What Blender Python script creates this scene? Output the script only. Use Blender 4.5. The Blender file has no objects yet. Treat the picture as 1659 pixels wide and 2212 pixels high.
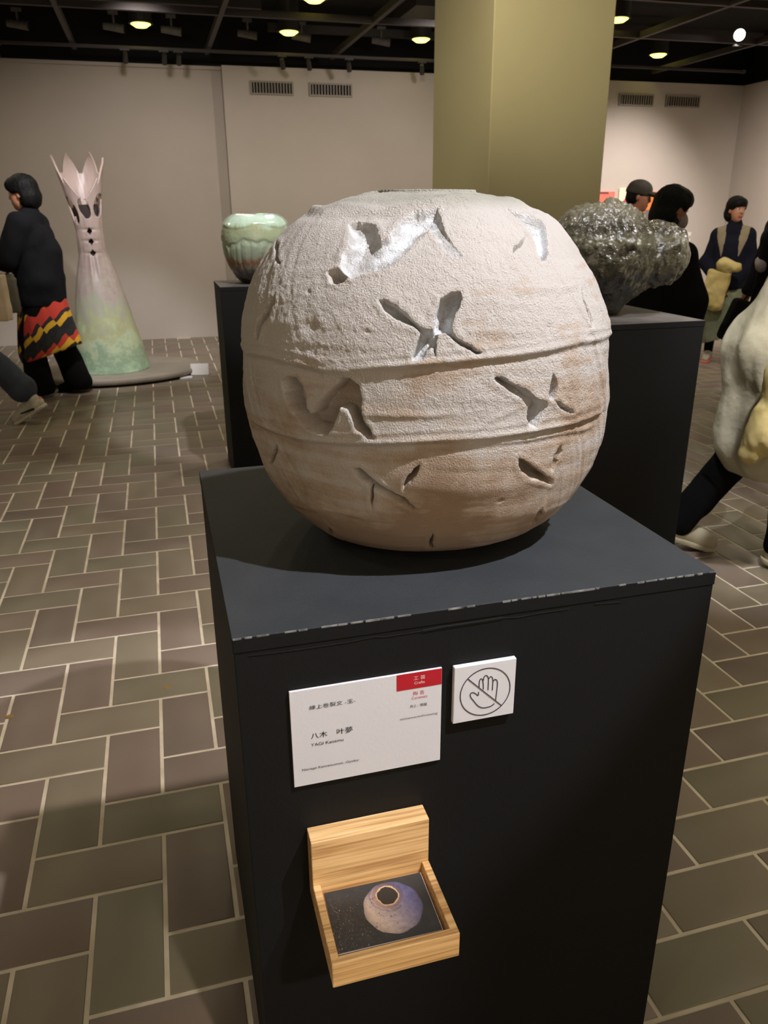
import bpy, bmesh, math, random
import numpy as np
from mathutils import Vector, Matrix

random.seed(4)
RNG = np.random.default_rng(7)
SC = bpy.context.scene
COL = SC.collection

# ------------------------------------------------------------------ camera
YAW, PITCH, ROLL = 0.269980, 0.364737, -0.0070641
CAM = Vector((0.12554, -2.29153, 1.47446))
cd = bpy.data.cameras.new('camera')
cam = bpy.data.objects.new('camera', cd)
COL.objects.link(cam)
cd.sensor_fit = 'VERTICAL'
cd.sensor_height = 24.0
cd.sensor_width = 18.0
cd.lens = 1696.42 / 2212 * 24.0
cd.clip_start = 0.02
_r0 = Vector((math.cos(YAW), -math.sin(YAW), 0))
_f0 = Vector((math.sin(YAW) * math.cos(PITCH), math.cos(YAW) * math.cos(PITCH), -math.sin(PITCH)))
_u0 = _r0.cross(_f0)
_r = math.cos(ROLL) * _r0 + math.sin(ROLL) * _u0
_u = -math.sin(ROLL) * _r0 + math.cos(ROLL) * _u0
cam.matrix_world = Matrix(((_r.x, _u.x, -_f0.x, CAM.x), (_r.y, _u.y, -_f0.y, CAM.y), (_r.z, _u.z, -_f0.z, CAM.z), (0, 0, 0, 1)))
SC.camera = cam
cd.dof.use_dof = True
cd.dof.focus_distance = 1.15
cd.dof.aperture_fstop = 8.0

# ------------------------------------------------------------------ world, exposure
SC.view_settings.view_transform = 'Standard'
SC.view_settings.look = 'None'
SC.view_settings.gamma = 1.0
SC.view_settings.exposure = 0.0
SC.view_settings.use_curve_mapping = False
wd = bpy.data.worlds.new('world')
SC.world = wd
wd.use_nodes = True
wd.node_tree.nodes['Background'].inputs[0].default_value = (0.9, 0.8, 0.62, 1)
wd.node_tree.nodes['Background'].inputs[1].default_value = 0.02

# ------------------------------------------------------------------ lights
def spot(name, loc, target, watts, angle, blend=0.3, color=(1, 0.93, 0.86), size=0.04):
    l = bpy.data.lights.new(name, 'SPOT')
    l.energy = watts
    l.spot_size = math.radians(angle)
    l.spot_blend = blend
    l.color = color
    l.shadow_soft_size = size
    o = bpy.data.objects.new(name, l)
    COL.objects.link(o)
    o.location = loc
    d = Vector(target) - Vector(loc)
    o.rotation_euler = d.to_track_quat('-Z', 'Y').to_euler()
    return o

def area(name, loc, watts, size, color, target=None):
    l = bpy.data.lights.new(name, 'AREA')
    l.shape = 'DISK'
    l.size = size
    l.energy = watts
    l.color = color
    o = bpy.data.objects.new(name, l)
    COL.objects.link(o)
    o.location = loc
    if target:
        o.rotation_euler = (Vector(target) - Vector(loc)).to_track_quat('-Z', 'Y').to_euler()
    return o

WARM = (1.0, 0.86, 0.60)
COOL = (0.98, 0.96, 1.0)
PINK = (1.0, 0.88, 0.83)
spot('spot_on_cracked_vessel', (1.38, -2.30, 3.20), (0.52, -1.13, 1.12), 395, 24, 0.25, COOL, 0.018)
spot('spot_on_aisle', (1.42, -1.33, 3.15), (-0.45, 0.78, 0.0), 300, 39, 0.18, PINK, 0.05)
spot('spot_on_green_pot', (1.5, 3.4, 3.15), (0.66, 2.4, 1.2), 60, 40, 0.4, PINK, 0.04)
spot('spot_on_green_pot_front', (0.9, 0.9, 3.15), (0.69, 2.43, 1.3), 320, 26, 0.4, COOL, 0.03)
spot('spot_on_dark_pot', (2.3, -0.6, 3.15), (1.8, 0.5, 1.3), 150, 28, 0.4, COOL, 0.02)
spot('spot_on_dark_pot_side', (1.0, -0.3, 3.15), (1.85, 0.5, 1.35), 140, 20, 0.4, COOL, 0.008)
spot('spot_on_tower', (-0.1, 3.3, 3.15), (-0.36, 5.7, 0.9), 380, 42, 0.6, COOL, 0.04)
spot('spot_on_left_wall', (0.2, 5.6, 3.10), (0.3, 8.1, 1.0), 95, 110, 1.0, PINK, 0.1)
spot('spot_on_middle_wall', (3.2, 5.4, 3.10), (2.6, 8.0, 1.0), 105, 110, 1.0, PINK, 0.1)
spot('spot_on_pictures', (6.2, 5.7, 3.10), (6.35, 8.0, 1.35), 420, 64, 1.0, PINK, 0.06)
spot('spot_on_right_wall', (6.0, 4.6, 3.10), (8.1, 5.6, 1.2), 620, 100, 1.0, PINK, 0.08)
spot('spot_on_far_visitors', (4.2, 2.6, 3.1), (5.2, 4.6, 0.6), 150, 60, 0.8, PINK, 0.06)
spot('spot_on_right_aisle', (1.9, -0.9, 3.1), (2.6, 0.3, 0.8), 280, 36, 0.8, COOL, 0.08)
spot('spot_on_right_floor', (3.2, -1.2, 3.1), (2.2, -0.3, 0.0), 110, 68, 0.9, WARM, 0.06)  # added lamp, only lifts the dim floor on the right
spot('spot_on_column', (1.3, 1.5, 3.1), (2.6, 3.3, 3.2), 190, 90, 1.0, WARM, 0.08)
spot('wall_washer_a', (-0.6, -3.3, 3.1), (-0.5, -4.4, 1.0), 500, 110, 1.0, (1, .89, .74), 0.1)  # added unseen lamps: their bounce off the front wall is warm fill
spot('wall_washer_b', (1.4, -3.3, 3.1), (1.3, -4.4, 1.0), 500, 110, 1.0, (1, .89, .74), 0.1)  # second added fill lamp
spot('spot_on_postcard_box', (1.0, -3.9, 3.1), (0.33, -1.60, 0.53), 220, 9, 1.0, (1.0, .9, .78), 0.05)
DOWN_Z = 3.30
for _j, _y in enumerate((-2.9, -0.7, 1.5, 3.7, 5.95)):
    for _x in (-1.6, 0.6, 2.8, 5.0, 7.0):
        area('downlight_lamp', (_x, _y, 3.05), (0.8 if 0 < _x < 3 else 8.0) if _j < 2 else (4.0 if _j == 2 else 9.0), 0.16, WARM)

# ------------------------------------------------------------------ helpers
def lin(c):
    c = [v / 255.0 for v in c]
    return tuple(v / 12.92 if v <= 0.04045 else ((v + 0.055) / 1.055) ** 2.4 for v in c)

class NT:
    def __init__(s, m):
        s.t = m.node_tree
        s.b = s.t.nodes['Principled BSDF']
    def n(s, kind, **kw):
        n = s.t.nodes.new(kind)
        for k, v in kw.items():
            if k in n.inputs: n.inputs[k].default_value = v
            else: setattr(n, k, v)
        return n
    def l(s, a, b): s.t.links.new(a, b)

def mat(name, rgb, rough=0.6, metal=0.0, noise=None, bump=None, coat=0.0, emit=None, strength=0, spec=None, sub=None):
    """rgb is sRGB 0..255 albedo; noise=(scale, rgb2); bump=(scale, strength, distance)"""
    m = bpy.data.materials.new(name)
    m.use_nodes = True
    t = NT(m)
    c = lin(rgb) + (1,)
    t.b.inputs['Base Color'].default_value = c
    t.b.inputs['Roughness'].default_value = rough
    t.b.inputs['Metallic'].default_value = metal
    if spec is not None: t.b.inputs['Specular IOR Level'].default_value = spec
    if coat:
        t.b.inputs['Coat Weight'].default_value = coat
        t.b.inputs['Coat Roughness'].default_value = 0.08
    if noise or bump:
        tc = t.n('ShaderNodeTexCoord')
    if noise:
        nz = t.n('ShaderNodeTexNoise', Scale=noise[0], Detail=4.0)
        mx = t.n('ShaderNodeMix', data_type='RGBA')
        rp = t.n('ShaderNodeMapRange')
        rp.inputs[1].default_value = 0.35; rp.inputs[2].default_value = 0.65
        t.l(tc.outputs['Object'], nz.inputs['Vector'])
        t.l(nz.outputs['Fac'], rp.inputs[0]); t.l(rp.outputs[0], mx.inputs[0])
        mx.inputs[6].default_value = c
        mx.inputs[7].default_value = lin(noise[1]) + (1,)
        t.l(mx.outputs[2], t.b.inputs['Base Color'])
    if bump:
        nb = t.n('ShaderNodeTexNoise', Scale=bump[0], Detail=5.0)
        bp = t.n('ShaderNodeBump', Strength=bump[1], Distance=bump[2])
        t.l(tc.outputs['Object'], nb.inputs['Vector'])
        t.l(nb.outputs['Fac'], bp.inputs['Height']); t.l(bp.outputs[0], t.b.inputs['Normal'])
    if emit:
        t.b.inputs['Emission Color'].default_value = lin(emit) + (1,)
        t.b.inputs['Emission Strength'].default_value = strength
    return m

def mesh_np(name, V, F, mats, parent=None, smooth=False, loc=None, mi=None):
    me = bpy.data.meshes.new(name)
    V = np.asarray(V, np.float32); F = np.asarray(F, np.int32)
    k = F.shape[1]
    me.vertices.add(len(V)); me.vertices.foreach_set('co', V.ravel())
    me.loops.add(F.size); me.loops.foreach_set('vertex_index', F.ravel())
    me.polygons.add(len(F))
    me.polygons.foreach_set('loop_start', np.arange(0, F.size, k, dtype=np.int32))
    me.polygons.foreach_set('loop_total', np.full(len(F), k, np.int32))
    if smooth: me.polygons.foreach_set('use_smooth', np.ones(len(F), bool))
    for m in (mats if isinstance(mats, (list, tuple)) else [mats]): me.materials.append(m)
    if mi is not None: me.polygons.foreach_set('material_index', np.asarray(mi, np.int32))
    me.update(calc_edges=True)
    me.validate()
    o = bpy.data.objects.new(name, me)
    COL.objects.link(o)
    if parent: o.parent = parent
    if loc: o.location = loc
    return o

def from_bm(name, bm, mats, parent=None, smooth=False, loc=None):
    me = bpy.data.meshes.new(name)
    bmesh.ops.recalc_face_normals(bm, faces=bm.faces)
    bm.to_mesh(me); bm.free()
    for m in (mats if isinstance(mats, (list, tuple)) else [mats]): me.materials.append(m)
    if smooth:
        for p in me.polygons: p.use_smooth = True
    o = bpy.data.objects.new(name, me)
    COL.objects.link(o)
    if parent: o.parent = parent
    if loc: o.location = loc
    return o

def bm_box(bm, lo, hi, bev=0.0, seg=1):
    r = bmesh.ops.create_cube(bm, size=1)
    vs = r['verts']
    for v in vs:
        v.co = Vector([(lo[i] + hi[i]) / 2 + v.co[i] * (hi[i] - lo[i]) for i in range(3)])
    if bev:
        es = list({e for v in vs for e in v.link_edges})
        bmesh.ops.bevel(bm, geom=es, offset=bev, segments=seg, affect='EDGES', profile=0.5)
    return vs

def box(name, lo, hi, m, parent=None, bev=0.0, seg=1, loc=None):
    bm = bmesh.new(); bm_box(bm, lo, hi, bev, seg)
    return from_bm(name, bm, m, parent, loc=loc)

def cyl(bm, p0, p1, r0, r1=None, n=20, caps=True):
    p0, p1 = Vector(p0), Vector(p1)
    r1 = r0 if r1 is None else r1
    d = p1 - p0
    q = Vector((0, 0, 1)).rotation_difference(d).to_matrix().to_4x4()
    M = Matrix.Translation((p0 + p1) / 2) @ q
    bmesh.ops.create_cone(bm, cap_ends=caps, segments=n, radius1=r0, radius2=r1, depth=d.length, matrix=M)

def empty(name, loc, rz=0.0):
    o = bpy.data.objects.new(name, None)
    o.empty_display_size = 0.1
    COL.objects.link(o); o.location = loc; o.rotation_euler = (0, 0, rz)
    return o

def tag(o, label=None, cat=None, group=None, kind=None):
    if label: o['label'] = label
    if cat: o['category'] = cat
    if group: o['group'] = group
    if kind: o['kind'] = kind
    return o

# lattice noise (trilinear) and an implicit-surface mesher
_LAT = RNG.random((32, 32, 32)).astype(np.float32) * 2 - 1
def vn(x, y, z):
    xi, yi, zi = np.floor(x).astype(int), np.floor(y).astype(int), np.floor(z).astype(int)
    fx, fy, fz = x - xi, y - yi, z - zi
    fx = fx * fx * (3 - 2 * fx); fy = fy * fy * (3 - 2 * fy); fz = fz * fz * (3 - 2 * fz)
    r = 0
    for a in (0, 1):
        for b in (0, 1):
            for c in (0, 1):
                w = (fx if a else 1 - fx) * (fy if b else 1 - fy) * (fz if c else 1 - fz)
                r = r + w * _LAT[(xi + a) & 31, (yi + b) & 31, (zi + c) & 31]
    return r
def fbm(x, y, z, o=3):
    r, a = 0, 1.0
    for i in range(o):
        r = r + a * vn(x * 2 ** i + 7.3 * i, y * 2 ** i, z * 2 ** i + 3.1 * i); a *= 0.5
    return r

def cap(a, b, ra, rb=None, k=0.03, sq=(1, 1, 1), sub=False):
    return ('cap', np.array(a, float), np.array(b, float), ra, ra if rb is None else rb, k, np.array(sq, float), sub)
def ell(c, r, k=0.03, R=None, sub=False):
    return ('ell', np.array(c, float), np.array(r, float), R, None, k, None, sub)
def rbox(c, h, rd=0.01, k=0.01, R=None, sub=False):
    return ('box', np.array(c, float), np.array(h, float), R, rd, k, None, sub)
def rot(axis, deg):
    return np.array(Matrix.Rotation(math.radians(deg), 3, axis))

def implicit(name, prims, res, m, parent=None, cuts=(), disp=None, loc=None, mi=None):
    lo = np.full(3, 1e9); hi = -lo
    bb = []
    for p in prims:
        if p[0] == 'cap':
            r = max(p[3], p[4]) / p[6].min() if True else 0
            rr = np.maximum(p[3], p[4]) / p[6]
            a = np.minimum(p[1], p[2]) - rr; b = np.maximum(p[1], p[2]) + rr
        elif p[0] == 'ell':
            e = p[2] if p[3] is None else np.full(3, p[2].max())
            a, b = p[1] - e, p[1] + e
        else:
            e = (p[2] if p[3] is None else np.full(3, np.linalg.norm(p[2]))) + p[4]
            a, b = p[1] - e, p[1] + e
        bb.append((a, b))
        if not p[7]: lo = np.minimum(lo, a); hi = np.maximum(hi, b)
    lo -= 0.03 + 3 * res; hi += 0.03 + 3 * res
    n = np.ceil((hi - lo) / res).astype(int) + 1
    ax = [(lo[i] + np.arange(n[i]) * res).astype(np.float32) for i in range(3)]
    F = np.full(n, 0.06, np.float32)
    for p, (a, b) in zip(prims, bb):
        mg = p[5] + 0.035
        i0 = np.clip(((a - mg - lo) / res).astype(int), 0, n - 1); i1 = np.clip(((b + mg - lo) / res).astype(int) + 2, 1, n)
        if (i1 <= i0).any(): continue
        sl = tuple(slice(i0[i], i1[i]) for i in range(3))
        X, Y, Z = np.meshgrid(ax[0][sl[0]], ax[1][sl[1]], ax[2][sl[2]], indexing='ij')
        if p[0] == 'cap':
            q = p[6]; A = p[1] * q; B = p[2] * q; d = B - A; L = max(d @ d, 1e-9)
            x, y, z = X * q[0] - A[0], Y * q[1] - A[1], Z * q[2] - A[2]
            t = np.clip((x * d[0] + y * d[1] + z * d[2]) / L, 0, 1)
            D = np.sqrt((x - t * d[0]) ** 2 + (y - t * d[1]) ** 2 + (z - t * d[2]) ** 2) - (p[3] + t * (p[4] - p[3]))
            D = D / q.max()
        else:
            x, y, z = X - p[1][0], Y - p[1][1], Z - p[1][2]
            if p[3] is not None:
                Rm = p[3].T
                x, y, z = (Rm[0, 0] * x + Rm[0, 1] * y + Rm[0, 2] * z, Rm[1, 0] * x + Rm[1, 1] * y + Rm[1, 2] * z, Rm[2, 0] * x + Rm[2, 1] * y + Rm[2, 2] * z)
            if p[0] == 'ell':
                r = p[2]
                k0 = np.sqrt((x / r[0]) ** 2 + (y / r[1]) ** 2 + (z / r[2]) ** 2)
                k1 = np.sqrt((x / r[0] ** 2) ** 2 + (y / r[1] ** 2) ** 2 + (z / r[2] ** 2) ** 2)
                D = k0 * (k0 - 1) / np.maximum(k1, 1e-6)
            else:
                h = p[2]
                qx, qy, qz = np.abs(x) - h[0], np.abs(y) - h[1], np.abs(z) - h[2]
                D = np.sqrt(np.maximum(qx, 0) ** 2 + np.maximum(qy, 0) ** 2 + np.maximum(qz, 0) ** 2) + np.minimum(np.maximum(qx, np.maximum(qy, qz)), 0) - p[4]
        k = max(p[5], 1e-4); S = F[sl]
        if p[7]:
            D = -D
            h = np.clip(0.5 - 0.5 * (D - S) / k, 0, 1)
            F[sl] = D * (1 - h) + S * h + k * h * (1 - h)
        else:
            h = np.clip(0.5 + 0.5 * (S - D) / k, 0, 1)
            F[sl] = S * (1 - h) + D * h - k * h * (1 - h)
    if disp is not None or len(cuts):
        X, Y, Z = np.meshgrid(*ax, indexing='ij')
        if disp is not None:
            near = np.abs(F) < 0.055
            F[near] += disp(X[near], Y[near], Z[near])
        for (pt, nr) in cuts:
            F = np.maximum(F, (X - pt[0]) * nr[0] + (Y - pt[1]) * nr[1] + (Z - pt[2]) * nr[2])
    F[0] = F[-1] = 0.05; F[:, 0] = F[:, -1] = 0.05; F[:, :, 0] = F[:, :, -1] = 0.05
    ins = F < 0
    c = np.zeros(np.array(n) - 1, np.int8)
    offs = [(i, j, k) for i in (0, 1) for j in (0, 1) for k in (0, 1)]
    N = n - 1
    for o in offs: c += ins[o[0]:o[0] + N[0], o[1]:o[1] + N[1], o[2]:o[2] + N[2]]
    idx = np.argwhere((c > 0) & (c < 8))
    cid = np.full(N, -1, np.int32); cid[tuple(idx.T)] = np.arange(len(idx))
    sm = np.zeros((len(idx), 3)); ct = np.zeros(len(idx))
    for a in offs:
        for d in range(3):
            if a[d]: continue
            b = list(a); b[d] = 1
            va = F[tuple((idx + a).T)]; vb = F[tuple((idx + b).T)]
            x = (va < 0) != (vb < 0)
            t = np.where(x, va / np.where(x, va - vb, 1), 0)
            P = np.array(a, float)[None].repeat(len(idx), 0); P[:, d] += t
            sm[x] += P[x]; ct += x
    V = lo + (idx + sm / ct[:, None]) * res
    Q = []
    for d in range(3):
        e1, e2 = (d + 1) % 3, (d + 2) % 3
        s0 = [slice(None)] * 3; s1 = [slice(None)] * 3
        s0[d] = slice(0, -1); s1[d] = slice(1, None)
        A, B = ins[tuple(s0)], ins[tuple(s1)]
        E = np.argwhere(A != B)
        if not len(E): continue
        fl = A[tuple(E.T)]
        u1 = np.zeros(3, int); u1[e1] = 1; u2 = np.zeros(3, int); u2[e2] = 1
        q = np.stack([cid[tuple((E - u1 - u2).T)], cid[tuple((E - u2).T)], cid[tuple(E.T)], cid[tuple((E - u1).T)]], 1)
        q[~fl] = q[~fl][:, ::-1]
        Q.append(q)
    Q = np.concatenate(Q)
    mi_ = None
    if mi is not None:
        cen = V[Q].mean(1); mi_ = mi(cen)
    return mesh_np(name, V, Q, m, parent, True, loc, mi_)

def revolve(prof, n=64, a0=0.0):
    """prof [(r,z)] -> V, F closed round"""
    prof = np.array(prof, float); k = len(prof)
    th = np.arange(n) / n * 2 * np.pi + a0
    V = np.stack([np.outer(prof[:, 0], np.cos(th)), np.outer(prof[:, 0], np.sin(th)), np.repeat(prof[:, 1:2], n, 1)], -1).reshape(-1, 3)
    i, j = np.meshgrid(np.arange(k - 1), np.arange(n), indexing='ij')
    j2 = (j + 1) % n
    F = np.stack([i * n + j, i * n + j2, (i + 1) * n + j2, (i + 1) * n + j], -1).reshape(-1, 4)
    return V, F

# ------------------------------------------------------------------ materials
M = {}
M['wall'] = mat('wall_paint', (186, 178, 170), 0.9, noise=(1.5, (181, 173, 164)))
M['column'] = mat('column_paint', (192, 186, 150), 0.85, noise=(1.2, (187, 181, 146)))  # yellow-green tint of the downlights put into the column colour
M['ceil'] = mat('ceiling_black', (20, 20, 20), 0.9)
M['beam'] = mat('beam_black_steel', (58, 52, 50), 0.6)
M['grout'] = mat('grout', (228, 219, 200), 0.75, noise=(9, (200, 190, 168)))
TC = [((136, 122, 109), (129, 115, 102)), ((130, 124, 106), (123, 117, 99)), ((131, 116, 106), (124, 109, 99)), ((134, 125, 108), (127, 118, 101)), ((126, 113, 103), (119, 107, 97)), ((138, 127, 110), (131, 120, 104))]
M['tile'] = [mat('floor_tile_%s' % w, a, 0.42, noise=(3.0, b), bump=(60, 0.08, 0.002), spec=0.5) for w, (a, b) in zip(('umber', 'olive', 'mauve', 'khaki', 'dark', 'sand'), TC)]
M['plinth'] = mat('plinth_black_paint', (54, 57, 60), 0.6, noise=(14, (49, 52, 55)), bump=(320, 0.45, 0.002), spec=0.3)  # top copy of the black paint, lightened for the light it catches
M['plinth_side'] = mat('plinth_side_paint', (19, 20, 21), 0.65, bump=(200, 0.25, 0.0015), spec=0.22)  # side copy of the same black, darkened for its shade
M['plinth_dusty'] = mat('plinth_dusty_black', (92, 87, 82), 0.6, noise=(14, (80, 76, 72)), spec=0.4)  # far plinth tops: grazing wall reflection put in as a lighter colour
M['edge'] = mat('worn_paint_edge', (150, 152, 150), 0.5, noise=(60, (70, 72, 72)))
M['white'] = mat('white_card', (224, 222, 220), 0.75)
M['foam'] = mat('white_foam_board', (222, 222, 226), 0.7, bump=(180, 0.15, 0.001))
M['red'] = mat('red_print', (186, 22, 40), 0.6)
M['ink'] = mat('black_ink', (26, 26, 30), 0.7)
M['ink_red'] = mat('red_ink', (196, 60, 72), 0.7)
M['ink_gray'] = mat('grey_ink', (96, 96, 98), 0.7)
M['ink_white'] = mat('white_ink', (240, 226, 226), 0.7)
M['picto'] = mat('pictogram_ink', (70, 62, 78), 0.6)
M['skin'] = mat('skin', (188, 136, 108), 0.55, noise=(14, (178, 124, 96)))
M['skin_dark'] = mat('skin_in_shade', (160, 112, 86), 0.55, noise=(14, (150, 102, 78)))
M['lip'] = mat('lip', (150, 84, 76), 0.5)
M['eye'] = mat('eye_dark', (26, 20, 18), 0.3)
M['eyew'] = mat('eye_white', (214, 208, 200), 0.3)
M['hair'] = mat('black_hair', (13, 12, 11), 0.6, bump=(90, 0.5, 0.01), spec=0.15)
M['hairp'] = mat('purple_tinted_hair', (62, 40, 70), 0.5, bump=(90, 0.5, 0.01))
M['black'] = mat('black_cloth', (21, 21, 23), 0.95, bump=(30, 0.25, 0.01), spec=0.1)
M['trouser'] = mat('black_trouser_cloth', (15, 15, 16), 0.95, bump=(24, 0.3, 0.01), spec=0.1)
M['navy'] = mat('navy_knit', (26, 28, 40), 0.95, bump=(40, 0.3, 0.01), spec=0.1)
M['denim'] = mat('blue_grey_denim', (66, 74, 88), 0.9, noise=(9, (50, 58, 72)), bump=(200, 0.3, 0.002))
M['sage'] = mat('sage_skirt_cloth', (122, 130, 106), 0.9, noise=(6, (104, 112, 90)), bump=(20, 0.3, 0.01))
M['coat'] = mat('sage_beige_coat_cloth', (196, 190, 162), 0.85, noise=(5, (176, 170, 146)), bump=(18, 0.4, 0.015))
M['yellow'] = mat('pale_yellow_cloth', (206, 190, 132), 0.85, noise=(8, (184, 166, 100)), bump=(22, 0.4, 0.01))
M['strap'] = mat('beige_strap', (140, 128, 104), 0.85)
M['olive_bag'] = mat('olive_grey_canvas', (92, 86, 70), 0.9, bump=(120, 0.2, 0.003))
M['cream_bag'] = mat('cream_canvas', (234, 222, 202), 0.85, noise=(6, (202, 182, 146)))
M['cap'] = mat('dark_olive_cap_cloth', (46, 42, 34), 0.9, noise=(12, (66, 62, 54)))
M['shirt'] = mat('dark_olive_shirt_cloth', (52, 52, 46), 0.9)
M['mask'] = mat('grey_face_mask', (150, 140, 142), 0.85)
M['stripe'] = mat('black_shoe_stripe', (24, 26, 26), 0.5)
M['sneaker'] = mat('white_sneaker', (206, 200, 184), 0.6, noise=(30, (176, 170, 156)))
M['sole'] = mat('pale_rubber_sole', (200, 196, 176), 0.6)
M['coral'] = mat('coral_trim', (226, 118, 98), 0.6)
M['cream_shoe'] = mat('cream_shoe', (186, 178, 152), 0.7)
M['sock'] = mat('white_sock', (206, 200, 180), 0.9)
M['gunmetal'] = mat('dark_fixture', (50, 48, 46), 0.5)
M['palefix'] = mat('pale_grey_fixture', (120, 116, 112), 0.5, noise=(20, (100, 98, 96)))
M['vent'] = mat('vent_grey_metal', (138, 130, 120), 0.5)
M['ventdark'] = mat('vent_dark', (24, 23, 22), 0.9)
M['glow'] = mat('lit_lens', (255, 250, 160), 0.4, emit=(255, 244, 110), strength=4)
M['glow2'] = mat('spot_lens', (255, 250, 230), 0.4, emit=(255, 250, 225), strength=40)

def skirt_material():
    m = bpy.data.materials.new('red_yellow_black_patterned_cloth'); m.use_nodes = True
    t = NT(m); tc = t.n('ShaderNodeTexCoord'); mp = t.n('ShaderNodeMapping')
    mp.inputs['Rotation'].default_value = (0, math.radians(-32), 0)
    t.l(tc.outputs['Object'], mp.inputs[0])
    sx = t.n('ShaderNodeSeparateXYZ'); t.l(mp.outputs[0], sx.inputs[0])
    nz = t.n('ShaderNodeTexNoise', Scale=9.0, Detail=2.0); t.l(mp.outputs[0], nz.inputs['Vector'])
    wv = t.n('ShaderNodeMath', operation='MULTIPLY'); wv.inputs[1].default_value = 0.05; t.l(nz.outputs['Fac'], wv.inputs[0])
    # sawtooth leaves along the band
    sx2 = t.n('ShaderNodeMath', operation='MULTIPLY'); sx2.inputs[1].default_value = 9.0; t.l(sx.outputs['X'], sx2.inputs[0])
    fr = t.n('ShaderNodeMath', operation='FRACT'); t.l(sx2.outputs[0], fr.inputs[0])
    fm = t.n('ShaderNodeMath', operation='MULTIPLY'); fm.inputs[1].default_value = 0.032; t.l(fr.outputs[0], fm.inputs[0])
    a = t.n('ShaderNodeMath', operation='ADD'); t.l(sx.outputs['Z'], a.inputs[0]); t.l(fm.outputs[0], a.inputs[1])
    b = t.n('ShaderNodeMath', operation='ADD'); t.l(a.outputs[0], b.inputs[0]); t.l(wv.outputs[0], b.inputs[1])
    s = t.n('ShaderNodeMath', operation='MULTIPLY'); s.inputs[1].default_value = 2.3; t.l(b.outputs[0], s.inputs[0])
    f2 = t.n('ShaderNodeMath', operation='FRACT'); t.l(s.outputs[0], f2.inputs[0])
    cr = t.n('ShaderNodeValToRGB'); cr.color_ramp.interpolation = 'CONSTANT'
    stops = [(0.0, (24, 22, 24)), (0.12, (196, 150, 30)), (0.22, (40, 26, 30)), (0.29, (178, 52, 36)), (0.52, (200, 152, 30)), (0.62, (26, 22, 22)), (0.70, (204, 158, 36)), (0.80, (184, 56, 40)), (0.88, (34, 34, 26))]
    el = cr.color_ramp.elements
    el[0].position = 0; el[0].color = lin(stops[0][1]) + (1,)
    el[1].position = stops[1][0]; el[1].color = lin(stops[1][1]) + (1,)
    for p, c in stops[2:]:
        e = el.new(p); e.color = lin(c) + (1,)
    t.l(f2.outputs[0], cr.inputs[0]); t.l(cr.outputs[0], t.b.inputs['Base Color'])
    t.b.inputs['Roughness'].default_value = 0.9
    return m
M['pattern'] = skirt_material()

def wood_material():
    m = bpy.data.materials.new('pale_oak'); m.use_nodes = True
    t = NT(m); tc = t.n('ShaderNodeTexCoord'); mp = t.n('ShaderNodeMapping')
    mp.inputs['Scale'].default_value = (4, 120, 150)
    t.l(tc.outputs['Object'], mp.inputs[0])
    n1 = t.n('ShaderNodeTexNoise', Scale=1.5, Detail=5.0, Distortion=0.35); t.l(mp.outputs[0], n1.inputs['Vector'])
    cr = t.n('ShaderNodeValToRGB'); t.l(n1.outputs['Fac'], cr.inputs[0])
    el = cr.color_ramp.elements
    el[0].position = 0.33; el[0].color = lin((188, 142, 90)) + (1,)
    el[1].position = 0.66; el[1].color = lin((240, 200, 144)) + (1,)
    e = el.new(0.48); e.color = lin((222, 180, 122)) + (1,)
    t.l(cr.outputs[0], t.b.inputs['Base Color'])
    bp = t.n('ShaderNodeBump', Strength=0.15, Distance=0.001); t.l(n1.outputs['Fac'], bp.inputs['Height']); t.l(bp.outputs[0], t.b.inputs['Normal'])
    t.b.inputs['Roughness'].default_value = 0.5
    return m
M['oak'] = wood_material()

# ------------------------------------------------------------------ setting
XR, YL, YB = 8.09, 8.13, 7.99         # right wall, recessed left part, main back wall
XW, YF0, ZT = -3.3, -4.4, 3.05
t = None
g = box('floor', (XW - .2, YF0 - .2, -0.16), (XR + .2, YL + .2, -0.0025), M['grout']); tag(g, kind='structure')
FLOOR = g
w = box('wall_back', (1.09, YB, -0.01), (XR + .2, YB + .35, ZT), M['wall']); tag(w, kind='structure')
w = box('wall_back_left', (XW - .2, YL, -0.01), (1.088, YL + .2, ZT), M['wall']); tag(w, kind='structure')
t = box('trim_1', (XW, YL - 0.045, ZT - 0.035), (1.088, YL, ZT), M['wall']); tag(t, kind='structure')
w = box('wall_right', (XR, YF0, -0.01), (XR + .2, YB, ZT), M['wall']); tag(w, kind='structure')
w = box('wall_left', (XW - .2, YF0, -0.01), (XW, YL, ZT), M['wall']); tag(w, kind='structure')
w = box('wall_front', (XW - .2, YF0 - .2, -0.01), (XR + .2, YF0, ZT), M['wall']); tag(w, kind='structure')
CEIL = box('ceiling', (XW - .4, YF0 - .4, 3.62), (XR + .4, YL + .6, 3.75), M['ceil']); tag(CEIL, kind='structure')
for nm, lo, hi in (('back', (XW - .4, YB + .3, 3.0), (XR + .4, YL + .6, 3.75)), ('front', (XW - .4, YF0 - .4, 3.0), (XR + .4, YF0 - .2, 3.75)), ('right', (XR + .2, YF0, 3.0), (XR + .4, YB + .4, 3.75)), ('left', (XW - .4, YF0, 3.0), (XW - .2, YB + .4, 3.75))):
    t = box('wall_%s_upper' % nm, lo, hi, M['ceil']); tag(t, kind='structure')
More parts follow.
